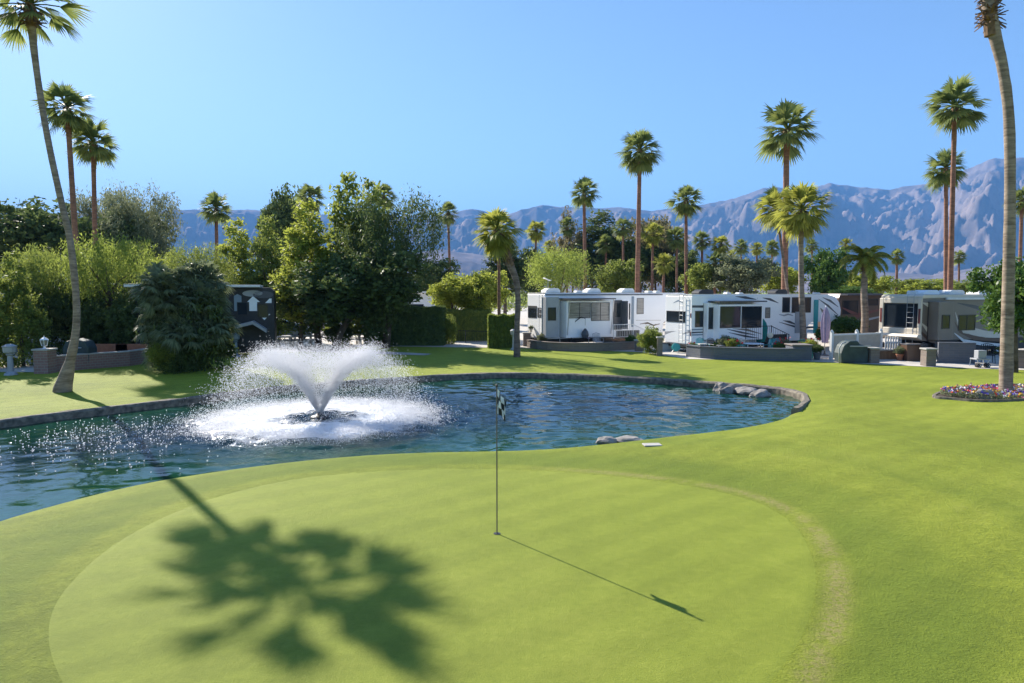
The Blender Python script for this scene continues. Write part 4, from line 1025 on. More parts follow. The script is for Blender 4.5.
wi(f2, B_, 720.5, 307, 740, 327, -.852); wi(f2, B_, 742, 307, 761, 327, -.852)
x0 = f2.sx(717.5, -.85); x1 = f2.sx(765, -.85); MB().b2(x0, x1, -1.0, -.01, 3.0, 3.08).build('slide_awning', M['darkgrey'], B_)
for a_, b_, c_ in (((727, 329), (742, 332.5), (756, 335)), ((733, 328.6), (748, 330), (762, 334)), ((729, 332.5), (745, 336), (760, 338.3))):
    st(B_, f2, -.85, [(*a_, .01), (*b_, .06), (*c_, .012)], 'darkgrey' if a_[0] != 733 else 'taupe')
wi(f2, B_, 765.5, 308, 769.5, 317.5, -.001, mg='greyglass', fr='darkgrey')
st(B_, f2, 0, [(757, 297.5, .02), (757.6, 302, .02)], 'darkgrey')
for a_, b_, c_ in (((735, 296.5), (745, 297.5), (756, 299.5)), ((762, 297.8), (770, 299.5), (778, 303)), ((779, 322), (800, 328), (826, 327)), ((783, 320.5), (790, 322), (800, 326)), ((822, 297.5), (830, 301), (838, 307)), ((818, 299), (828, 306), (838, 315)), ((834, 314), (838, 318), (841, 323))):
    st(B_, f2, 0, [(*a_, .01), (*b_, .08), (*c_, .015)], 'darkgrey')
st(B_, f2, 0, [(820, 308, .02), (824, 314, .20), (828, 317, .06)], 'taupe')
st(B_, f2, 0, [(779, 314.5, .02), (784, 315.5, .05), (788, 314.3, .05), (793, 315.5, .02)], 'greypaint')
wi(f2, B_, 782.3, 297.8, 789, 311.8, -.001, fr='darkgrey'); wi(f2, B_, 791.8, 297.8, 810, 312, -.001, mg='glass', vdiv=1)
xa = f2.sx(813.5); xb = f2.sx(817.5); d = MB().b2(xa, xb, -.05, -.0, .95, 3.1).build('door', M['tealp'], B_)
d = MB().b2(f2.sx(795), f2.sx(803), -.04, .0, 1.0, 2.35).build('entry_door', M['greypaint'], B_)
ac(B_, f2.sx(706, .9), 1.25, 3.47, 'black', 1.15, .7, .28); ac(B_, f2.sx(781, .9), 1.25, 3.47, 'black', 1.05, .7, .3)
for pc_ in (729, 741, 818): vent(B_, f2.sx(pc_, .9), 1.1, 3.47, .36, .1)
wheels(B_, (6.2, 7.1), .02); MB().b2(5.7, 7.6, -.012, -.002, .51, .95).build('wheel_arch', M['black'], B_)

# ---- trailer three (brown and cream)
cx3, cy3 = (922-512)/FPX*36.8, 36.8
f3 = Frame(cx3, cy3, R(21)); D_ = thing('travel_trailer', 'brown and cream trailer with a big rear window and ladder behind the thick palm', 'trailer', (cx3, cy3, 0), R(21))
fifth_body(D_, 12.6, .95, 3.40, 2.55, 'taupe', zo=1.7)
MB().prism_y([(-.02, 3.25), (-.02, 3.38), (.1, 3.46), (11.2, 3.46), (11.5, 3.403)], -.02, 2.57).build('roof', M['cream'], D_, bevel=.03)
# moulded rear cap
mb = MB(); mb.b2(-.10, -.004, -.03, .20, 1.3, 3.26); mb.b2(-.10, -.004, 2.35, 2.6, 1.3, 3.26); mb.b2(-.10, -.004, .202, 2.348, 2.98, 3.26); mb.b2(-.10, -.004, .202, 2.348, 1.3, 1.62)
mb.build('rear_cap', M['cream'], D_, bevel=.03)
MB().prism_y([(-.38, 1.16), (-.30, 1.30), (-.004, 1.32), (-.004, 1.0)], -.05, 2.62).build('rear_apron', M['cream'], D_, bevel=.02)
rwindow(D_, .25, 2.3, 1.70, 2.93, -.01)
ladder(D_, .35, .75, .35, 3.45, -.08, 11)
MB().b2(-.25, 1.2, .3, 2.3, .45, .75).build('chassis', M['black'], D_)
MB().b2(-.3, -.12, .1, 2.5, .50, .64).build('bumper', M['black'], D_)
for yy_ in (.02, 2.42): MB().b2(-.125, -.101, yy_, yy_+.12, 1.9, 2.7).build('tail_light', M['maroon'], D_)
MB().b2(1.2, 9.4, .1, 2.4, .3, .948).build('underside', M['black'], D_)
def sw3(pts, m, y=0): st(D_, f3, y, pts, m)
wi(f3, D_, 928, 309.5, 932.5, 325, -.001)
sw3([(922.5, 303, .03), (930, 306, .16), (938, 310, .05)], 'cream'); sw3([(922.5, 324, .05), (930, 332, .18), (938, 338, .12)], 'cream'); sw3([(922.5, 333, .10), (930, 340, .10), (938, 343, .06)], 'brown')
x0 = f3.sx(938.5, -.6); x1 = f3.sx(953.5, -.6); slide(D_, x0, x1, 1.02, 3.08, .6, 'taupe', 'black'); wi(f3, D_, 942.5, 315.5, 949.5, 328, -.602)
wi(f3, D_, 959, 315.5, 975, 329.5, -.001, vdiv=1)
sw3([(955, 312, .02), (958, 322, .16), (964, 329, .22), (985, 334, .20), (1010, 336, .12)], 'cream')
sw3([(955, 322, .02), (960, 331, .10), (975, 338, .12), (1010, 341, .06)], 'brown')
sw3([(955, 333, .02), (965, 341, .10), (985, 344, .10), (1010, 345, .04)], 'offwhite')
sw3([(957, 303, .02), (975, 307, .10), (1000, 316, .05)], 'darkgrey')
xa = f3.sx(957, 0); MB().prism_y([(x1+.1, 3.18), (x1+6.6, 3.18), (x1+6.6, 3.30), (x1+.1, 3.30)], -.14, -.02).build('awning_roll', M['offwhite'], D_)
ac(D_, f3.sx(926, 1.0)+.2, 1.25, 3.46, 'white', 1.2, .8, .25); ac(D_, f3.sx(955, .9), 1.25, 3.46, 'offwhite', 1.3, .8, .25); vent(D_, f3.sx(905, 1.6)+.6, 1.6, 3.46, .5, .22); ac(D_, f3.sx(985, .9), 1.25, 3.46, 'white', 1.3, .8, .24)
wheels(D_, (6.2, 7.2), .0)

# ---- dark motorhome whose nose shows between trailer two and three
f4 = Frame(0, 0, 0); p_ = atY(843, 292, 46)
E_ = thing('motorhome', 'dark brown motorhome mostly hidden behind the yellowing feather palm', 'motorhome', (p_.x, 46.5, 0), R(14))
MB().prism_y([(0, .5), (0, 3.2), (.15, 3.5), (3.6, 3.5), (3.6, .5)], 0, 2.5).build('body', M['brown'], E_, bevel=.05)
window(E_, .3, 1.5, 2.1, 3.0, 0); stripe(E_, [(0.1, 2.6, .02), (1.5, 2.0, .16), (3.4, 2.4, .05)], -.006, 'maroon'); stripe(E_, [(0.1, 1.7, .02), (1.8, 1.6, .10), (3.4, 1.9, .05)], -.001, 'greypaint'); window(E_, 1.9, 3.1, 2.7, 3.1, 0)
MB().b2(-.1, 3.7, -.9, -.02, 3.38, 3.44).build('awning', M['darkgrey'], E_); wheels(E_, (2.6,), .0)

# ---- black trailer left of the fountain
p_ = atY(234, 292, 36.5)
x1 = 7.0; q_ = atY(274, 292, 38.5); g5x = q_.x-x1*math.cos(R(17)); g5y = 38.5-x1*math.sin(R(17)); f5 = Frame(g5x, g5y, R(17))
G_ = thing('travel_trailer', 'black trailer with white arrow shaped graphics beside the palm clump', 'trailer', (g5x, g5y, 0), R(17))
MB().prism_y([(0, .55), (0, 3.85), (x1-.2, 3.85), (x1, 3.65), (x1, .55)], 0, 2.6).build('body', M['black'], G_, bevel=.04)
MB().b2(-.4, x1-.7, -.55, 2.7, 3.86, 3.99).build('roof', M['offwhite'], G_, bevel=.02)
def gx(px): return f5.sx(px)
def gp_(pts, m, nm='graphic', y=-.006):
    q = [f5.sx(a, 0, b) for a, b in pts]; MB().prism_y(q, y, y+.02).build(nm, M[m], G_)
gp_([(249.5, 311), (249.5, 302), (247.5, 302), (253.5, 296), (260.5, 302), (257.5, 302), (257.5, 311)], 'white')
gp_([(258.5, 314), (264.3, 320), (270.5, 314)], 'white'); gp_([(265.5, 303), (270, 298.5), (272, 298.5), (272, 303)], 'white')
gp_([(234.5, 296), (238, 294), (242, 296), (242, 303), (237.5, 303), (237.5, 311), (234.5, 311)], 'bluegrey')
o = MB(); 
o.prism_y([(gx(236)+.45*math.cos(a*math.pi/8)*1.2+.9, 3.52+.18*math.sin(a*math.pi/8)) for a in range(16)], -.02, .0).build('oval_window', M['greypaint'], G_)
MB().prism_y([(gx(260)+.55*math.cos(a*math.pi/8)+.2, 3.45+.2*math.sin(a*math.pi/8)) for a in range(16)], -.02, .0).build('oval_window', M['darkgrey'], G_)
window(G_, gx(238), gx(247), 2.35, 3.0, 0); window(G_, gx(258), gx(268), 2.2, 2.9, 0)
mb = MB(); zc = f5.sx(255, 0, 322.5)[1]
mb.prism_y([(gx(236), zc-.28), (gx(236), zc-.12), (gx(254), zc+.12), (gx(267), zc-.36), (gx(267), zc-.52), (gx(254), zc-.05)], -1.2, -.02); mb.build('entry_canopy', M['greypaint'], G_)
MB().b2(.2, x1-.3, .2, 2.3, .2, .548).build('chassis', M['black'], G_); wheels(G_, (2.5, 3.4, 6.5), 0)

# ---- long park home roofs behind the weeping trees at the left
def parkhome(x0, x1, Y, ztop, label, rows, mwall='greypaint', d=3.2):
    a = (x0-512)/FPX*Y; b = (x1-512)/FPX*Y; t = thing('park_home', label, 'park home', (a, Y, 0)); L = b-a
    MB().b2(0, L, 0, d, .35, ztop-.12).build('wall', M[mwall], t)
    MB().b2(-.3, L+.3, -.7, d+.3, ztop-.118, ztop).build('roof', M['offwhite'], t, bevel=.02)
    k = int(L/2.2)
    for i in range(k): window(t, .6+i*2.2, 1.8+i*2.2, 1.5, 2.5, 0, mg='glass', fr='white')
    MB().b2(.1, L-.1, .1, d-.1, .0, .348).build('skirting', M['darkgrey'], t)
    return t
parkhome(-160, 152, 40.5, 4.1, 'pale park home with a long white roof edge behind the weeping trees', 1)
parkhome(404, 436, 62, 3.65, 'white trailer seen over the long dark hedge', 1, 'white', 2.6)
parkhome(282, 350, 70, 3.3, 'white trailer in the gaps under the trees behind the fountain', 1, 'white', 2.6)
parkhome(150, 235, 60, 3.5, 'pale trailer behind the black trailer', 1, 'white', 2.6)

# ------------------------------------------------------------------ patio walls
def wall_run(name, label, pts, h, th, m, cap=None, pillar=None):
    p0 = pts[0]; t = thing(name, label, 'wall', (p0.x, p0.y, 0)); mb = MB(); cm = MB()
    P = [Vector((p.x-p0.x, p.y-p0.y)) for p in pts]
    def side(i, o):
        a = P[max(i-1, 0)]; b = P[min(i+1, len(P)-1)]; d = (b-a).normalized(); return P[i]+Vector((-d.y, d.x))*o
    for (M_, z0, z1, e) in ((mb, -.1, h, 0), (cm, h+.001, h+.06, .035)):
        n = len(P); vs = []
        for i in range(n):
            q = side(i, -e); r = side(i, th+e); vs += [(q.x, q.y, z0), (q.x, q.y, z1), (r.x, r.y, z1), (r.x, r.y, z0)]
        fs = [(i*4+k, i*4+(k+1) % 4, (i+1)*4+(k+1) % 4, (i+1)*4+k) for i in range(n-1) for k in range(4)]+[(0, 1, 2, 3), (n*4-4, n*4-3, n*4-2, n*4-1)]
        M_.add(vs, fs)
    mb.build('wall_body', M[m], t); cm.build('coping', M[cap or m], t)
    return t
def curve(pix, z=0): return smooth_line([at(a, b) for a, b in pix], 1)
wall_run('patio_wall', 'low pinkish brick wall with pale coping left of the palm clump', [at(49, 372.5), at(90, 369), at(130, 366), at(158, 361.5)], .68, .25, 'brick', 'concrete')
wall_run('patio_wall', 'low curved brick wall under the long white trailer', curve([(527, 347.5), (540, 350), (570, 351.5), (605, 351.5), (640, 349.5)]), .46, .25, 'block', 'block')
wall_run('patio_wall', 'slate coloured low wall in front of the second trailer', curve([(686, 356.5), (705, 359), (740, 360), (775, 361), (803, 361)]), .60, .25, 'slate', 'slate')
wall_run('patio_wall', 'low brown block wall at the right edge behind the thick palm', [at(1012, 368), at(1090, 372)], .8, .25, 'block', 'block')
wall_run('patio_wall', 'dark low wall below the side of the brown and cream trailer', [at(938, 363), at(975, 364)], 1.0, .2, 'slate', 'slate')
def pillar(px, py, w, h, m, label, lantern=False, cap='concrete'):
    p = at(px, py); t = thing('pillar', label, 'pillar', (p.x, p.y+w/2, 0))
    MB().b2(-w/2, w/2, -w/2, w/2, -.05, h).build('shaft', M[m], t); MB().b2(-w/2-.05, w/2+.05, -w/2-.05, w/2+.05, h+.001, h+.08).build('cap', M[cap], t, bevel=.02)
    return p, t
p_, _ = pillar(41, 374, .62, 1.02, 'brick', 'pinkish brick pillar carrying the lantern')
L_ = thing('lantern', 'white framed lantern standing on the brick pillar', 'lantern', (p_.x, p_.y+.31, 1.10))
MB().lathe([(.10, 0), (.05, .03), (.04, .1), (.12, .12)]).build('base', M['white'], L_)
mb = MB()
for a in range(6): an = a*math.pi/3; mb.tube([(.11*math.cos(an), .11*math.sin(an), .12), (.17*math.cos(an), .17*math.sin(an), .38)], .012, 5)
mb.build('cage', M['white'], L_); MB().lathe([(.10, .13), (.155, .375)], n=6).build('glass', M['greyglass'], L_); MB().lathe([(.2, .38), (.13, .45), (.03, .50), (.02, .56)], n=6).build('hood', M['white'], L_)
pillar(527, 346.5, .5, .85, 'block', 'brown block pillar at the left end of the curved wall')
pillar(640, 351.5, .5, .62, 'block', 'block pillar at the right end of the curved wall')
pillar(660, 356, .28, 1.0, 'block', 'tall block pillar behind the shrub between the white trailers')
pillar(875, 363.5, .45, .72, 'block', 'brown pillar beside the covered grill')
pillar(931, 366.5, .48, .80, 'block', 'brown pillar in front of the brown and cream trailer')
pillar(703, 358, .3, .7, 'slate', 'slate post at the left end of the slate wall')

def rocks(lst, grp, lab):
    for i, (px, py, w, h, lb) in enumerate(lst):
        rg = random.Random(px); p = at(px, py, WZ if lab else 0); bm = bmesh.new(); bmesh.ops.create_icosphere(bm, subdivisions=3, radius=1)
        from mathutils import noise
        for v in bm.verts:
            d = noise.noise(v.co*1.3+Vector((px, 0, 0)))*.35+noise.noise(v.co*3.5+Vector((0, px, 0)))*.10; v.co *= 1+d; v.co.z = max(v.co.z, -.5)
            v.co = Vector((v.co.x*w/2, v.co.y*w*.38, v.co.z*h*.6))
        me = bpy.data.meshes.new('rock'); bm.to_mesh(me); bm.free(); me.materials.append(M['rock'])
        for f in me.polygons: f.use_smooth = False
        o = link('rock', me, label=lb, cat='rock', group=grp); zz = gz(p.x, p.y) if not lab else p.z; o.location = (p.x, p.y, zz+h*.2); o.rotation_euler = (0, 0, rg.uniform(-.5, .5))
rocks([(722, 391, .62, .42, 'leftmost and tallest grey boulder on the far pond edge'), (727, 393.5, .55, .34, 'boulder low at the water in front of the leftmost one'), (737, 392, .80, .38, 'second grey boulder on the far pond edge'), (748, 394.5, .95, .38, 'wide middle grey boulder on the far pond edge'), (761, 397, .70, .34, 'rightmost grey boulder on the far pond edge')], 'boulders on the far pond edge', True)
rocks([(606, 443, .55, .22, 'pale boulder at the near pond edge right of the flag'), (628, 440.5, .85, .12, 'flat pale rock slab at the near pond edge right of the flag')], 'rocks at the near pond edge', True)
p_ = at(652, 446); mb = MB(); mb.box((0, 0, .02), (.42, .26, .03)); o = mb.build('utility_cover', M['concrete'], bevel=.01, label='small flat grey utility cover in the grass by the pond', cat='cover'); o.location = (p_.x, p_.y, gz(p_.x, p_.y)); o.rotation_euler = (0, 0, .1)

# ------------------------------------------------------------------ flower bed round the right palm
bc = at(1012, 397); bx, by = 2.85, 1.35
mb = MB(); n = 60
ell = lambda f, k: (bc.x+.35+bx*f*math.cos(2*math.pi*k/n)*(1+.04*math.sin(k*.7)), bc.y-.0+by*f*math.sin(2*math.pi*k/n)*(1+.05*math.sin(k*.5+1)))
vs = []
for k in range(n):
    for f, z in ((.975, -.02), (.975, .07), (1.015, .07), (1.02, -.02)): vs.append((*ell(f, k), z+gz(*ell(1, k))))
fs = [(k*4+j, k*4+j+1, ((k+1) % n)*4+j+1, ((k+1) % n)*4+j) for k in range(n) for j in range(3)]
mb.add(vs, fs); mb.build('bed_edging', M['curb'], kind='structure')
M['soil'] = mat('dark_soil', (.06, .045, .03), .95, .3, 8, .5)
mb = MB(); vs = [(bc.x+.35, bc.y, .10)]+[(*ell(.98, k), gz(*ell(1, k))+.05) for k in range(n)]; mb.add(vs, [(0, k+1, (k+1) % n+1) for k in range(n)]); mb.build('bed_soil', M['soil'], kind='structure')
rg = np.random.default_rng(31)
def inbed(N, f=.95):
    a = rg.random(N)*6.283; r = np.sqrt(rg.random(N))*f; return np.stack([bc.x+.35+bx*r*np.cos(a), bc.y+by*r*np.sin(a), .07+rg.uniform(.0, .17, N)], 1)
V, F = leaves(inbed(15000), .06, 5, .5); link('bedding_leaves', npmesh('bedding_leaves', V, F, M['lf_grey']), kind='stuff')
cols = [('red', (.6, .02, .02)), ('yellow', (.75, .45, .02)), ('purple', (.16, .05, .40)), ('white', (.75, .75, .78)), ('pink', (.55, .12, .30)), ('blue_violet', (.10, .08, .45))]
for i, (nm, c) in enumerate(cols):
    mm = mat(nm+'_petals', c, .7, .15, 20, 0); N = (190, 170, 140, 190, 90, 100)[i]
    P = inbed(N); P[:, 2] = .17+rg.uniform(.0, .12, N); P = np.repeat(P, 5, 0)+rg.normal(size=(N*5, 3))*.018
    V, F = leaves(P, .055, 6+i, .9); link('bedding_flowers', npmesh(nm+'_flowers', V, F, mm), kind='stuff')
rocks([(985, 399.5, .62, .40, 'grey boulder lying among the flowers left of the thick palm')], None, False)

# ------------------------------------------------------------------ patio furniture and small things
def closed_umbrella(px, py, z0, h, m, label, r=.14, off=0, lean=0, pole='metal'):
    p = at(px, py, 0); t = thing('patio_umbrella', label, 'umbrella', (p.x, p.y+off, z0))
    MB().tube([(0, 0, 0), (lean*h*.4, 0, h*.45), (0, 0, h)], .022, 7).build('pole', M[pole], t)
    n = 18; mb = MB(); vs = []; prof = [(.25, .62), (.42, .95), (.62, 1.0), (.8, .75), (.93, .42), (1.0, .08)]
    for f, rr_ in prof:
        for k in range(n):
            q = r*rr_*(1 if k % 2 else .68); a = 2*math.pi*k/n; vs.append((q*math.cos(a), q*math.sin(a), h*(.22+.78*f) if f > .25 else h*.26+(.04 if k % 2 else 0)))
    fs = [(i*n+k, i*n+(k+1) % n, (i+1)*n+(k+1) % n, (i+1)*n+k) for i in range(len(prof)-1) for k in range(n)]; mb.add(vs, fs); mb.build('canopy', M[m], t)
    MB().lathe([(.01, h), (.03, h+.03), (.01, h+.08)], n=8).build('finial', M['metal'], t)
    MB().lathe([(.26, 0), (.26, .05), (.06, .1), (.03, .3)], n=14).build('base', M['darkgrey'], t)
closed_umbrella(100, 358, 0, 2.25, 'teal', 'folded teal umbrella behind the pinkish brick wall', .26, 1.8)
closed_umbrella(764.5, 352, 0, 2.05, 'teal', 'folded dark teal umbrella in front of the second trailer', .40, .7)
closed_umbrella(826, 356, 0, 2.75, 'mauve', 'folded mauve umbrella at the nose of the second trailer', .27, .2)
closed_umbrella(590, 348, 0, 2.0, 'mauve', 'folded grey mauve umbrella in front of the awning of the long trailer', .17, .8)
closed_umbrella(322, 338, 0, 1.95, 'mauve', 'folded lilac umbrella under the trees behind the fountain', .26, 0)
closed_umbrella(441, 341, 0, 1.7, 'tan', 'folded tan umbrella at the end of the long hedge', .22, 0)
def chair(px, py, m, label, rz=0, grp=None, off=0, s=1.0):
    p = at(px, py); t = thing('patio_chair', label, 'chair', (p.x, p.y+off, 0), rz, grp)
    MB().b2(-.24, .24, -.24, .24, .40, .44).build('seat', M[m], t, bevel=.015)
    mb = MB(); mb.tube([(-.24, .24, .42), (-.25, .34, .92), (0, .37, .98), (.25, .34, .92), (.24, .24, .42)], .02, 6)
    for k in range(5): x = -.16+k*.08; mb.box((x, .30, .68), (.045, .015, .5), rx=-.18)
    mb.build('backrest', M[m], t)
    for sx_, sy in ((-1, -1), (1, -1), (-1, 1), (1, 1)): MB().tube([(sx_*.22, sy*.22, .41), (sx_*.25, sy*.26, 0)], .018, 6).build('leg', M[m], t)
    for sx_ in (-1, 1): MB().tube([(sx_*.25, -.22, .42), (sx_*.27, -.22, .64), (sx_*.26, .28, .66)], .018, 6).build('armrest', M[m], t)
def table(px, py, m, label, w=1.1, d=.7, h=.72, off=0, round_=False, z=0):
    p = at(px, py); t = thing('patio_table', label, 'table', (p.x, p.y+off, z))
    if round_: MB().lathe([(w/2-.02, h-.03), (w/2, h-.015), (w/2-.02, h)], n=24).build('tabletop', M[m], t)
    else: MB().b2(-w/2, w/2, -d/2, d/2, h-.04, h).build('tabletop', M[m], t, bevel=.01)
    for sx_, sy in ((-1, -1), (1, -1), (-1, 1), (1, 1)): MB().tube([(sx_*w*.36, sy*(w if round_ else d)*.36, h-.04), (sx_*w*.4, sy*(w if round_ else d)*.4, 0)], .02, 6).build('leg', M['metal'], t)
chair(707.5, 357, 'tealp', 'bright teal chair left of the folded dark teal umbrella', .3, None, .9)
chair(747, 358, 'tealp', 'teal chair at the left side of the patio table', .9, None, .8)
chair(775, 358, 'tealp', 'teal chair right of the folded dark teal umbrella', -.9, None, .8)
chair(789, 358, 'bluegrey', 'blue grey chair beside the bushy patio palm', .2, None, 1.2)
table(760, 358, 'white', 'white patio table around the folded dark teal umbrella', 1.2, .8, .72, 1.15, True)
def pot(px, py, label, off=0, mpot='terra', leafm='lf_lush', fl_=None, s=1.0, z=0):
    p = at(px, py); t = thing('potted_plant', label, 'potted plant', (p.x, p.y+off, z))
    MB().lathe([(.12*s, 0), (.18*s, .3*s), (.2*s, .3*s), (.2*s, .34*s), (.15*s, .34*s)], n=14).build('pot', M[mpot], t, smooth=False)
    c = link('foliage', PROTO['round_crown'], t, M[leafm]); c.scale = (.26*s, .26*s, .42*s); c.location = (0, 0, .30*s)
    if fl_:
        rg_ = np.random.default_rng(int(px)); P = rg_.normal(size=(40, 3))*np.array([.13, .13, .1])*s+np.array([0, 0, .6*s]); V, F = leaves(P, .09*s, 3, .9); link('flowers', npmesh('flowers', V, F, M[fl_]), t)
pot(695, 357, 'small potted plant with red flowers at the left end of the slate wall', .7, fl_='red')
pot(737, 358, 'potted plant with red flowers in front of the left big window', .9, 'terra', 'lf_mid', 'red', 1.4)
pot(731, 357.5, 'leafy potted plant beside the red flowered one', 1.2, 'slate', 'lf_grey', None, 1.5)
pot(816, 360, 'bright potted plant between the patio palm and the mauve umbrella', .8, 'tealp', 'lf_yel', 'red', 1.4)
pot(809, 360, 'blue potted plant right beside the bushy patio palm', 1.0, 'tealp', 'lf_lush', None, 1.2)
pot(794, 359, 'potted shrub left of the bushy patio palm', 1.4, 'terra', 'lf_grey', 'red', 1.3)
pot(721, 357, 'round leafy pot between teal chair and big windows', 1.0, 'terra', 'lf_lush', None, 1.0)
p_ = at(803, 361); t = thing('planter', 'square block planter round the foot of the patio palm', 'planter', (p_.x, p_.y+.6, 0))
MB().b2(-.5, .5, -.5, .5, -.03, .78).build('box', M['slate'], t, bevel=.02)
MB().b2(-.56, .56, -.56, .56, .781, .85).build('rim', M['block'], t, bevel=.02)
t = thing('patio_heater', 'round beige fan shaped heater head on a stand by the teal chairs', 'heater', (at(779, 358).x+.05, at(779, 358).y+1.5, 0))
MB().tube([(0, 0, 0), (0, 0, .95)], .03, 7).build('stand', M['metal'], t); o = MB().lathe([(.05, -.05), (.17, 0), (.16, .05), (.05, .08)], n=18).build('head', M['cream'], t); o.rotation_euler = (math.pi/2, 0, 0); o.location = (0, 0, 1.15)
q0 = at(768, 359.5); railing('railing', 'black baluster railing with red flowers above the slate wall', 'railing', [(q0.x, 39.9, .55), (q0.x+1.6, 40.2, .55), (q0.x+2.6, 40.1, .05)], 1.05)
q0 = at(613, 348); railing('railing', 'white stair railing at the door of the long trailer', 'railing', [(6.55, 43.9, .6), (7.9, 44.5, .6), (9.0, 44.3, .1)], .9, 'vinyl')
t = thing('porch', 'wooden porch steps at the door of the long trailer', 'porch', (7.1, 44.3, 0), RZ)
MB().b2(-.7, 1.0, 0, 1.3, .45, .58).build('deck', M['wood'], t); steps(t, .1, 0, 1.2, 3, .16, .28, 'wood'); MB().b2(-.65, .95, .05, 1.25, 0, .448).build('skirt', M['block'], t)
t = thing('hanging_chair', 'black hanging chair frame in front of the awning of the long trailer', 'hanging chair', (at(581, 349).x, at(581, 349).y+.9, 0))
mb = MB(); mb.tube([(-.5, 0, 0), (-.55, 0, 1.0), (-.3, 0, 1.7), (.1, 0, 2.0), (.35, 0, 1.9)], .03, 8); mb.tube([(-.6, -.5, .03), (-.5, 0, .03), (-.6, .5, .03)], .03, 6); mb.tube([(-.5, 0, .03), (.4, 0, .03)], .03, 6); mb.build('stand', M['black'], t, smooth=True)
mb = MB(); mb.lathe([(.05, .6), (.20, .66), (.24, .85), (.2, 1.05), (.06, 1.25)], (.35, 0, 0), 14); mb.tube([(.35, 0, 1.45), (.35, 0, 1.9)], .012, 5); mb.build('seat_shell', M['darkgrey'], t)
table(553, 348, 'white', 'small white table left of the awning of the long trailer', 1.3, .6, .75, .9)
for px, lb in ((531, 'pale potted succulent on the pillar at the left end of the curved wall'),): pot(px, 346.5, lb, .25, 'cream', 'lf_grey', None, .6, .93)
# pedestals, fence, cart, grill
def pedestal_lamp(px, py, h, label, m='bluegrey', off=0, sc=1.0):
    p = at(px, py); t = thing('pedestal_lamp', label, 'lamp post', (p.x, p.y+off, 0))
    MB().lathe([(.22*sc, 0), (.20*sc, .08), (.10*sc, .16), (.085*sc, h*.62), (.13*sc, h*.66), (.09*sc, h*.7)], n=12).build('post', M[m], t, smooth=False)
    MB().lathe([(.13*sc, h*.70), (.20*sc, h*.74), (.22*sc, h*.9), (.24*sc, h*.93), (.10*sc, h)], n=10).build('head', M[m], t)
pedestal_lamp(236, 357, 1.35, 'pale blue pedestal post right of the palm clump', 'tealp' if False else 'bluegrey', 0, 1.1)
pedestal_lamp(11, 375, 1.35, 'grey mailbox style pedestal post at the left edge', 'greypaint', 0, 1.2)
pedestal_lamp(513.5, 350, 1.3, 'white pedestal box left of the long trailer', 'greypaint', 0, .9)
pedestal_lamp(263, 352, .9, 'short white globe lamp below the black trailer', 'white', 0, .6)
p0 = at(831, 359.5); p1 = at(880, 357); t = thing('vinyl_fence', 'white vinyl panel fence with capped posts beside the nose of the second trailer', 'fence', (p0.x, p0.y, 0))
dv = Vector((p1.x-p0.x, p1.y-p0.y, 0)); Lf = dv.length; t.rotation_euler = (0, 0, math.atan2(dv.y, dv.x))
MB().b2(0, Lf, -.02, .02, .08, 1.28).build('panel', M['beige'], t); MB().b2(0, Lf, -.035, .035, 1.281, 1.36).build('top_rail', M['vinyl'], t)
for k in range(3):
    x = Lf*k/2; o = MB().b2(x-.07, x+.07, -.07, .07, 0, 1.48).build('post', M['vinyl'], t); MB().lathe([(.11, 1.482), (.09, 1.53), (.01, 1.60)], (x, 0, 0), 4).build('cap', M['vinyl'], o)
t = thing('picket_fence', 'white picket fence behind the brown pillar beside the covered grill', 'fence', (at(884, 357).x, at(884, 357).y, 0))
for k in range(2): MB().b2(0, .9, -.02, .02, .3+k*.5, .37+k*.5).build('rail', M['vinyl'], t)
mb = MB()
for k in range(7): mb.b2(k*.14, k*.14+.08, -.045, -.022, .05, 1.15)
mb.build('pickets', M['vinyl'], t)
M['tarp'] = mat('dark_green_tarp', (.03, .05, .05), .6, .3, 3, .4)
p_ = at(856, 363.5); t = thing('covered_grill', 'barbecue island under a dark green cover beside the brown pillar', 'grill', (p_.x, p_.y+.5, 0))
MB().prism_y([(-.68, 0), (-.72, .5), (-.58, .9), (-.3, 1.12), (.1, 1.15), (.25, .95), (.62, .9), (.68, .5), (.66, 0)], -.4, .4).build('cover', M['tarp'], t, bevel=.06)
MB().tube([(-.80, -.42, 0), (-.84, -.42, .75), (-.7, -.42, 1.0), (-.5, -.42, 1.08)], .035, 7).build('pipe', M['greypaint'], t, smooth=True)
MB().b2(-.3, .75, -.5, -.41, .84, .90).build('ledge', M['greypaint'], t)
table(847, 359.5, 'black', 'small dark side table left of the covered grill', .7, .5, .6, 0)
p_ = at(984, 368); t = thing('utility_cart', 'small grey utility cart with a box beside the thick palm', 'cart', (p_.x, p_.y+.3, 0))
MB().b2(-.33, .33, -.25, .25, .38, .44).build('tray', M['greypaint'], t, bevel=.01); MB().b2(-.2, .2, -.16, .16, .441, .82).build('box', M['greypaint'], t, bevel=.02)
mb = MB()
for sx_ in (-1, 1): mb.tube([(sx_*.3, -.22, .4), (sx_*.12, -.22, .05)], .018, 6); mb.tube([(sx_*.3, .22, .4), (sx_*.34, .22, .05)], .018, 6)
mb.build('frame', M['metal'], t); wheels(t, (-.2, .22), -.28, .11)
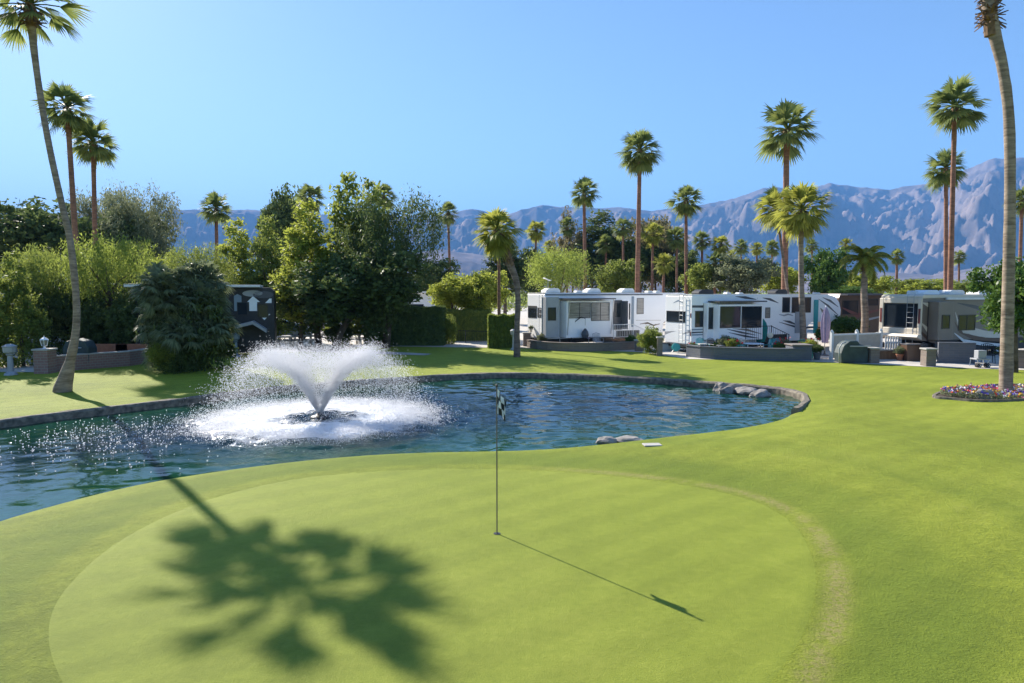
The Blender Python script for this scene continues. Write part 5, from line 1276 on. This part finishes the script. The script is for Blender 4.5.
# things behind the trailer rear
p_ = at(893, 361); t = thing('storage_bench', 'brown storage bench under the rear of the brown and cream trailer', 'bench', (p_.x+.2, p_.y+1.0, 0))
MB().b2(-.8, .7, -.25, .25, 0, .45).build('chest', M['wood'], t, bevel=.02); MB().b2(-.85, .75, -.28, .28, .451, .5).build('lid', M['taupe'], t)
p_ = at(919, 362); t = thing('storage_bin', 'dark brown storage bin leaning by the trailer ladder', 'bin', (p_.x, p_.y+.6, 0))
MB().prism_y([(-.42, 0), (-.48, .85), (.48, .85), (.42, 0)], -.3, .3).build('bin', M['brown'], t, bevel=.02); MB().b2(-.5, .5, -.34, .34, .851, .9).build('lid', M['darkgrey'], t, bevel=.01)
pot(905, 361.5, 'scrubby potted plant under the trailer ladder', .5, 'terra', 'lf_grey', None, 1.0)
pot(1014, 366, 'potted plant at the right edge behind the thick palm', .6, 'terra', 'lf_dark', None, 1.4)
chair(952, 366, 'black', 'black chair below the side of the brown and cream trailer', .4, None, 1.8)
chair(1008, 366, 'black', 'black chair just left of the trunk of the thick palm', -.4, None, 1.4)
# behind the fountain: picnic tables, car, iron fence
def car(px, py, Y, rz, label, m='car'):
    p = atY(px, 292, Y); t = thing('parked_car', label, 'car', (p.x, Y, 0), rz)
    MB().prism_y([(-2.1, .35), (-2.15, .75), (-1.9, .95), (-1.1, 1.02), (1.1, 1.0), (2.0, .85), (2.15, .6), (2.1, .35)], -.85, .85).build('body', M[m], t, bevel=.08)
    c = MB().prism_y([(-1.7, 1.0), (-1.2, 1.42), (.2, 1.45), (1.05, 1.02)], -.72, .72).build('cabin', M['glass'], t, bevel=.06)
    MB().b2(-1.15, .18, -.66, .66, 1.44, 1.50).build('roof', M[m], t, bevel=.03)
    for x in (-1.3, 1.35): wheels(t, (x,), -.88, .32)
    for y in (-.7, .55): MB().b2(-2.17, -2.13, y, y+.2, .68, .82).build('tail_light', M['maroon'], t)
car(284, 320, 52, R(10), 'silver blue car parked in the shade right of the black trailer')
car(352, 320, 66, R(0), 'white car parked beyond the trees behind the fountain', 'white')
for i, (px, py, lb) in enumerate([(283, 348, 'stone picnic table nearest the black trailer'), (303, 347, 'stone picnic table left of the lilac umbrella'), (352, 345, 'stone picnic table right of the lilac umbrella')]):
    p = at(px, py); t = thing('picnic_table', lb, 'table', (p.x, p.y, 0), .2*i, 'stone picnic tables under the trees')
    MB().b2(-.8, .8, -.4, .4, .68, .76).build('tabletop', M['concrete'], t, bevel=.02)
    for sx_ in (-.5, .5): MB().prism_x([(-.3, 0), (-.15, .68), (.15, .68), (.3, 0)], sx_-.06, sx_+.06).build('leg', M['concrete'], t)
    for sy in (-.75, .75): b_ = MB().b2(-.8, .8, sy-.13, sy+.13, .40, .46).build('bench', M['concrete'], t)
    for sy in (-.75, .75): MB().b2(-.5, -.4, sy-.1, sy+.1, 0, .40).b2(.4, .5, sy-.1, sy+.1, 0, .40).build('bench_leg', M['concrete'], t)
a = at(443, 342); b = at(489, 343.5); railing('railing', 'low black iron fence between the hedges right of the fountain', 'fence', [(a.x, a.y, 0), ((a.x+b.x)/2, (a.y+b.y)/2, 0), (b.x, b.y, 0)], .85, 'black', .14)
for px, lb in ((452, 'white chair behind the iron fence, left of two'), (471, 'white chair behind the iron fence, right of two')): chair(px, 341, 'white', lb, 0, 'white chairs behind the iron fence', .6)
# left patio: benches, grill
for px, w, lb in ((84, 2.4, 'long red brown bench behind the pinkish brick wall'), (112, 1.6, 'shorter red brown bench behind the right half of the pinkish brick wall')):
    p = at(px, 366); t = thing('bench', lb, 'bench', (p.x, p.y+1.5, 0)); MB().b2(-w/2, w/2, -.25, .25, .38, .45).build('seat', M['terra'], t, bevel=.02); MB().b2(-w/2, w/2, .2, .27, .46, .95).build('backrest', M['terra'], t, bevel=.02)
    for s_ in (-1, 1): MB().b2(s_*(w/2-.15)-.05, s_*(w/2-.15)+.05, -.2, .2, 0, .379).build('leg', M['darkgrey'], t)
p = at(60, 372); t = thing('covered_grill', 'black domed grill cover behind the pinkish brick wall beside the curved palm', 'grill', (p.x, p.y+1.5, 0))
MB().prism_y([(-.6, 0), (-.62, 1.0), (-.45, 1.3), (.0, 1.42), (.45, 1.3), (.62, 1.0), (.6, 0)], -.35, .35).build('cover', M['tarp'], t, bevel=.06)
MB().tube([(-.3, -.38, 1.0), (.3, -.38, 1.0)], .02, 6).build('handle', M['metal'], t)
# flood light mast
for px, top_, Y, lb in ((232, 229, 90, 'thin flood light mast with two lamps above the yellow green trees'),):
    b_ = atY(px, 292, Y); tp = atY(px, top_, Y); t = thing('flood_light_mast', lb, 'light mast', (b_.x, Y, 0))
    MB().tube([(0, 0, 0), (0, 0, tp.z)], [.14, .09], 8).build('pole', M['greypaint'], t); MB().b2(-.8, .8, -.06, .06, tp.z-.05, tp.z+.05).build('crossarm', M['darkgrey'], t)
    for s_ in (-1, 1): MB().box((s_*.65, -.1, tp.z+.12), (.55, .35, .28), rx=.4).build('lamp', M['darkgrey'], t)

# more of the clutter on the patios
table(729, 358, 'metal', 'small round metal table between the pots left of the big windows', .7, .5, .62, 1.3, True)
chair(722, 358, 'darkgrey', 'dark chair below the left big window of the second trailer', .5, None, 1.4)
chair(751, 358.5, 'cream', 'cream chair right behind the patio table', 3.0, None, 1.9)
chair(813, 360, 'teal', 'dark green chair between the patio palm and the mauve umbrella', -.4, None, 1.3)
pot(785, 359, 'low potted plant under the railing stairs', 1.0, 'cream', 'lf_lush', 'red', 1.1)
pot(822, 361, 'dark potted plant at the foot of the mauve umbrella', .6, 'slate', 'lf_dark', None, 1.1)
pot(543, 349, 'tall potted plant below the grey slide out of the long trailer', .8, 'terra', 'lf_grey', None, 1.3)
pot(632, 350, 'potted plant at the foot of the porch steps', .5, 'slate', 'lf_lush', None, 1.2)
chair(600, 349.5, 'greypaint', 'grey chair under the awning of the long trailer', .3, None, .9)
p = at(668, 352); t = thing('storage_box', 'low grey storage box under the rear window of the second trailer', 'box', (p.x, p.y+1.0, 0))
MB().b2(-.5, .5, -.3, .3, 0, .42).build('box', M['greypaint'], t, bevel=.02); MB().b2(-.53, .53, -.33, .33, .421, .48).build('lid', M['darkgrey'], t, bevel=.01)
p = at(679, 354); t = thing('hose_reel', 'hose reel standing at the rear corner of the second trailer', 'hose reel', (p.x, p.y+.8, 0))
o = MB().lathe([(.24, 0), (.24, .03), (.14, .04), (.14, .2), (.24, .21), (.24, .24)], n=18).build('drum', M['tealp'], t); o.rotation_euler = (math.pi/2, 0, 0); o.location = (0, .1, .34)
MB().tube([(-.2, .15, 0), (0, .15, .34), (.2, .15, 0)], .02, 6).build('stand', M['metal'], t)
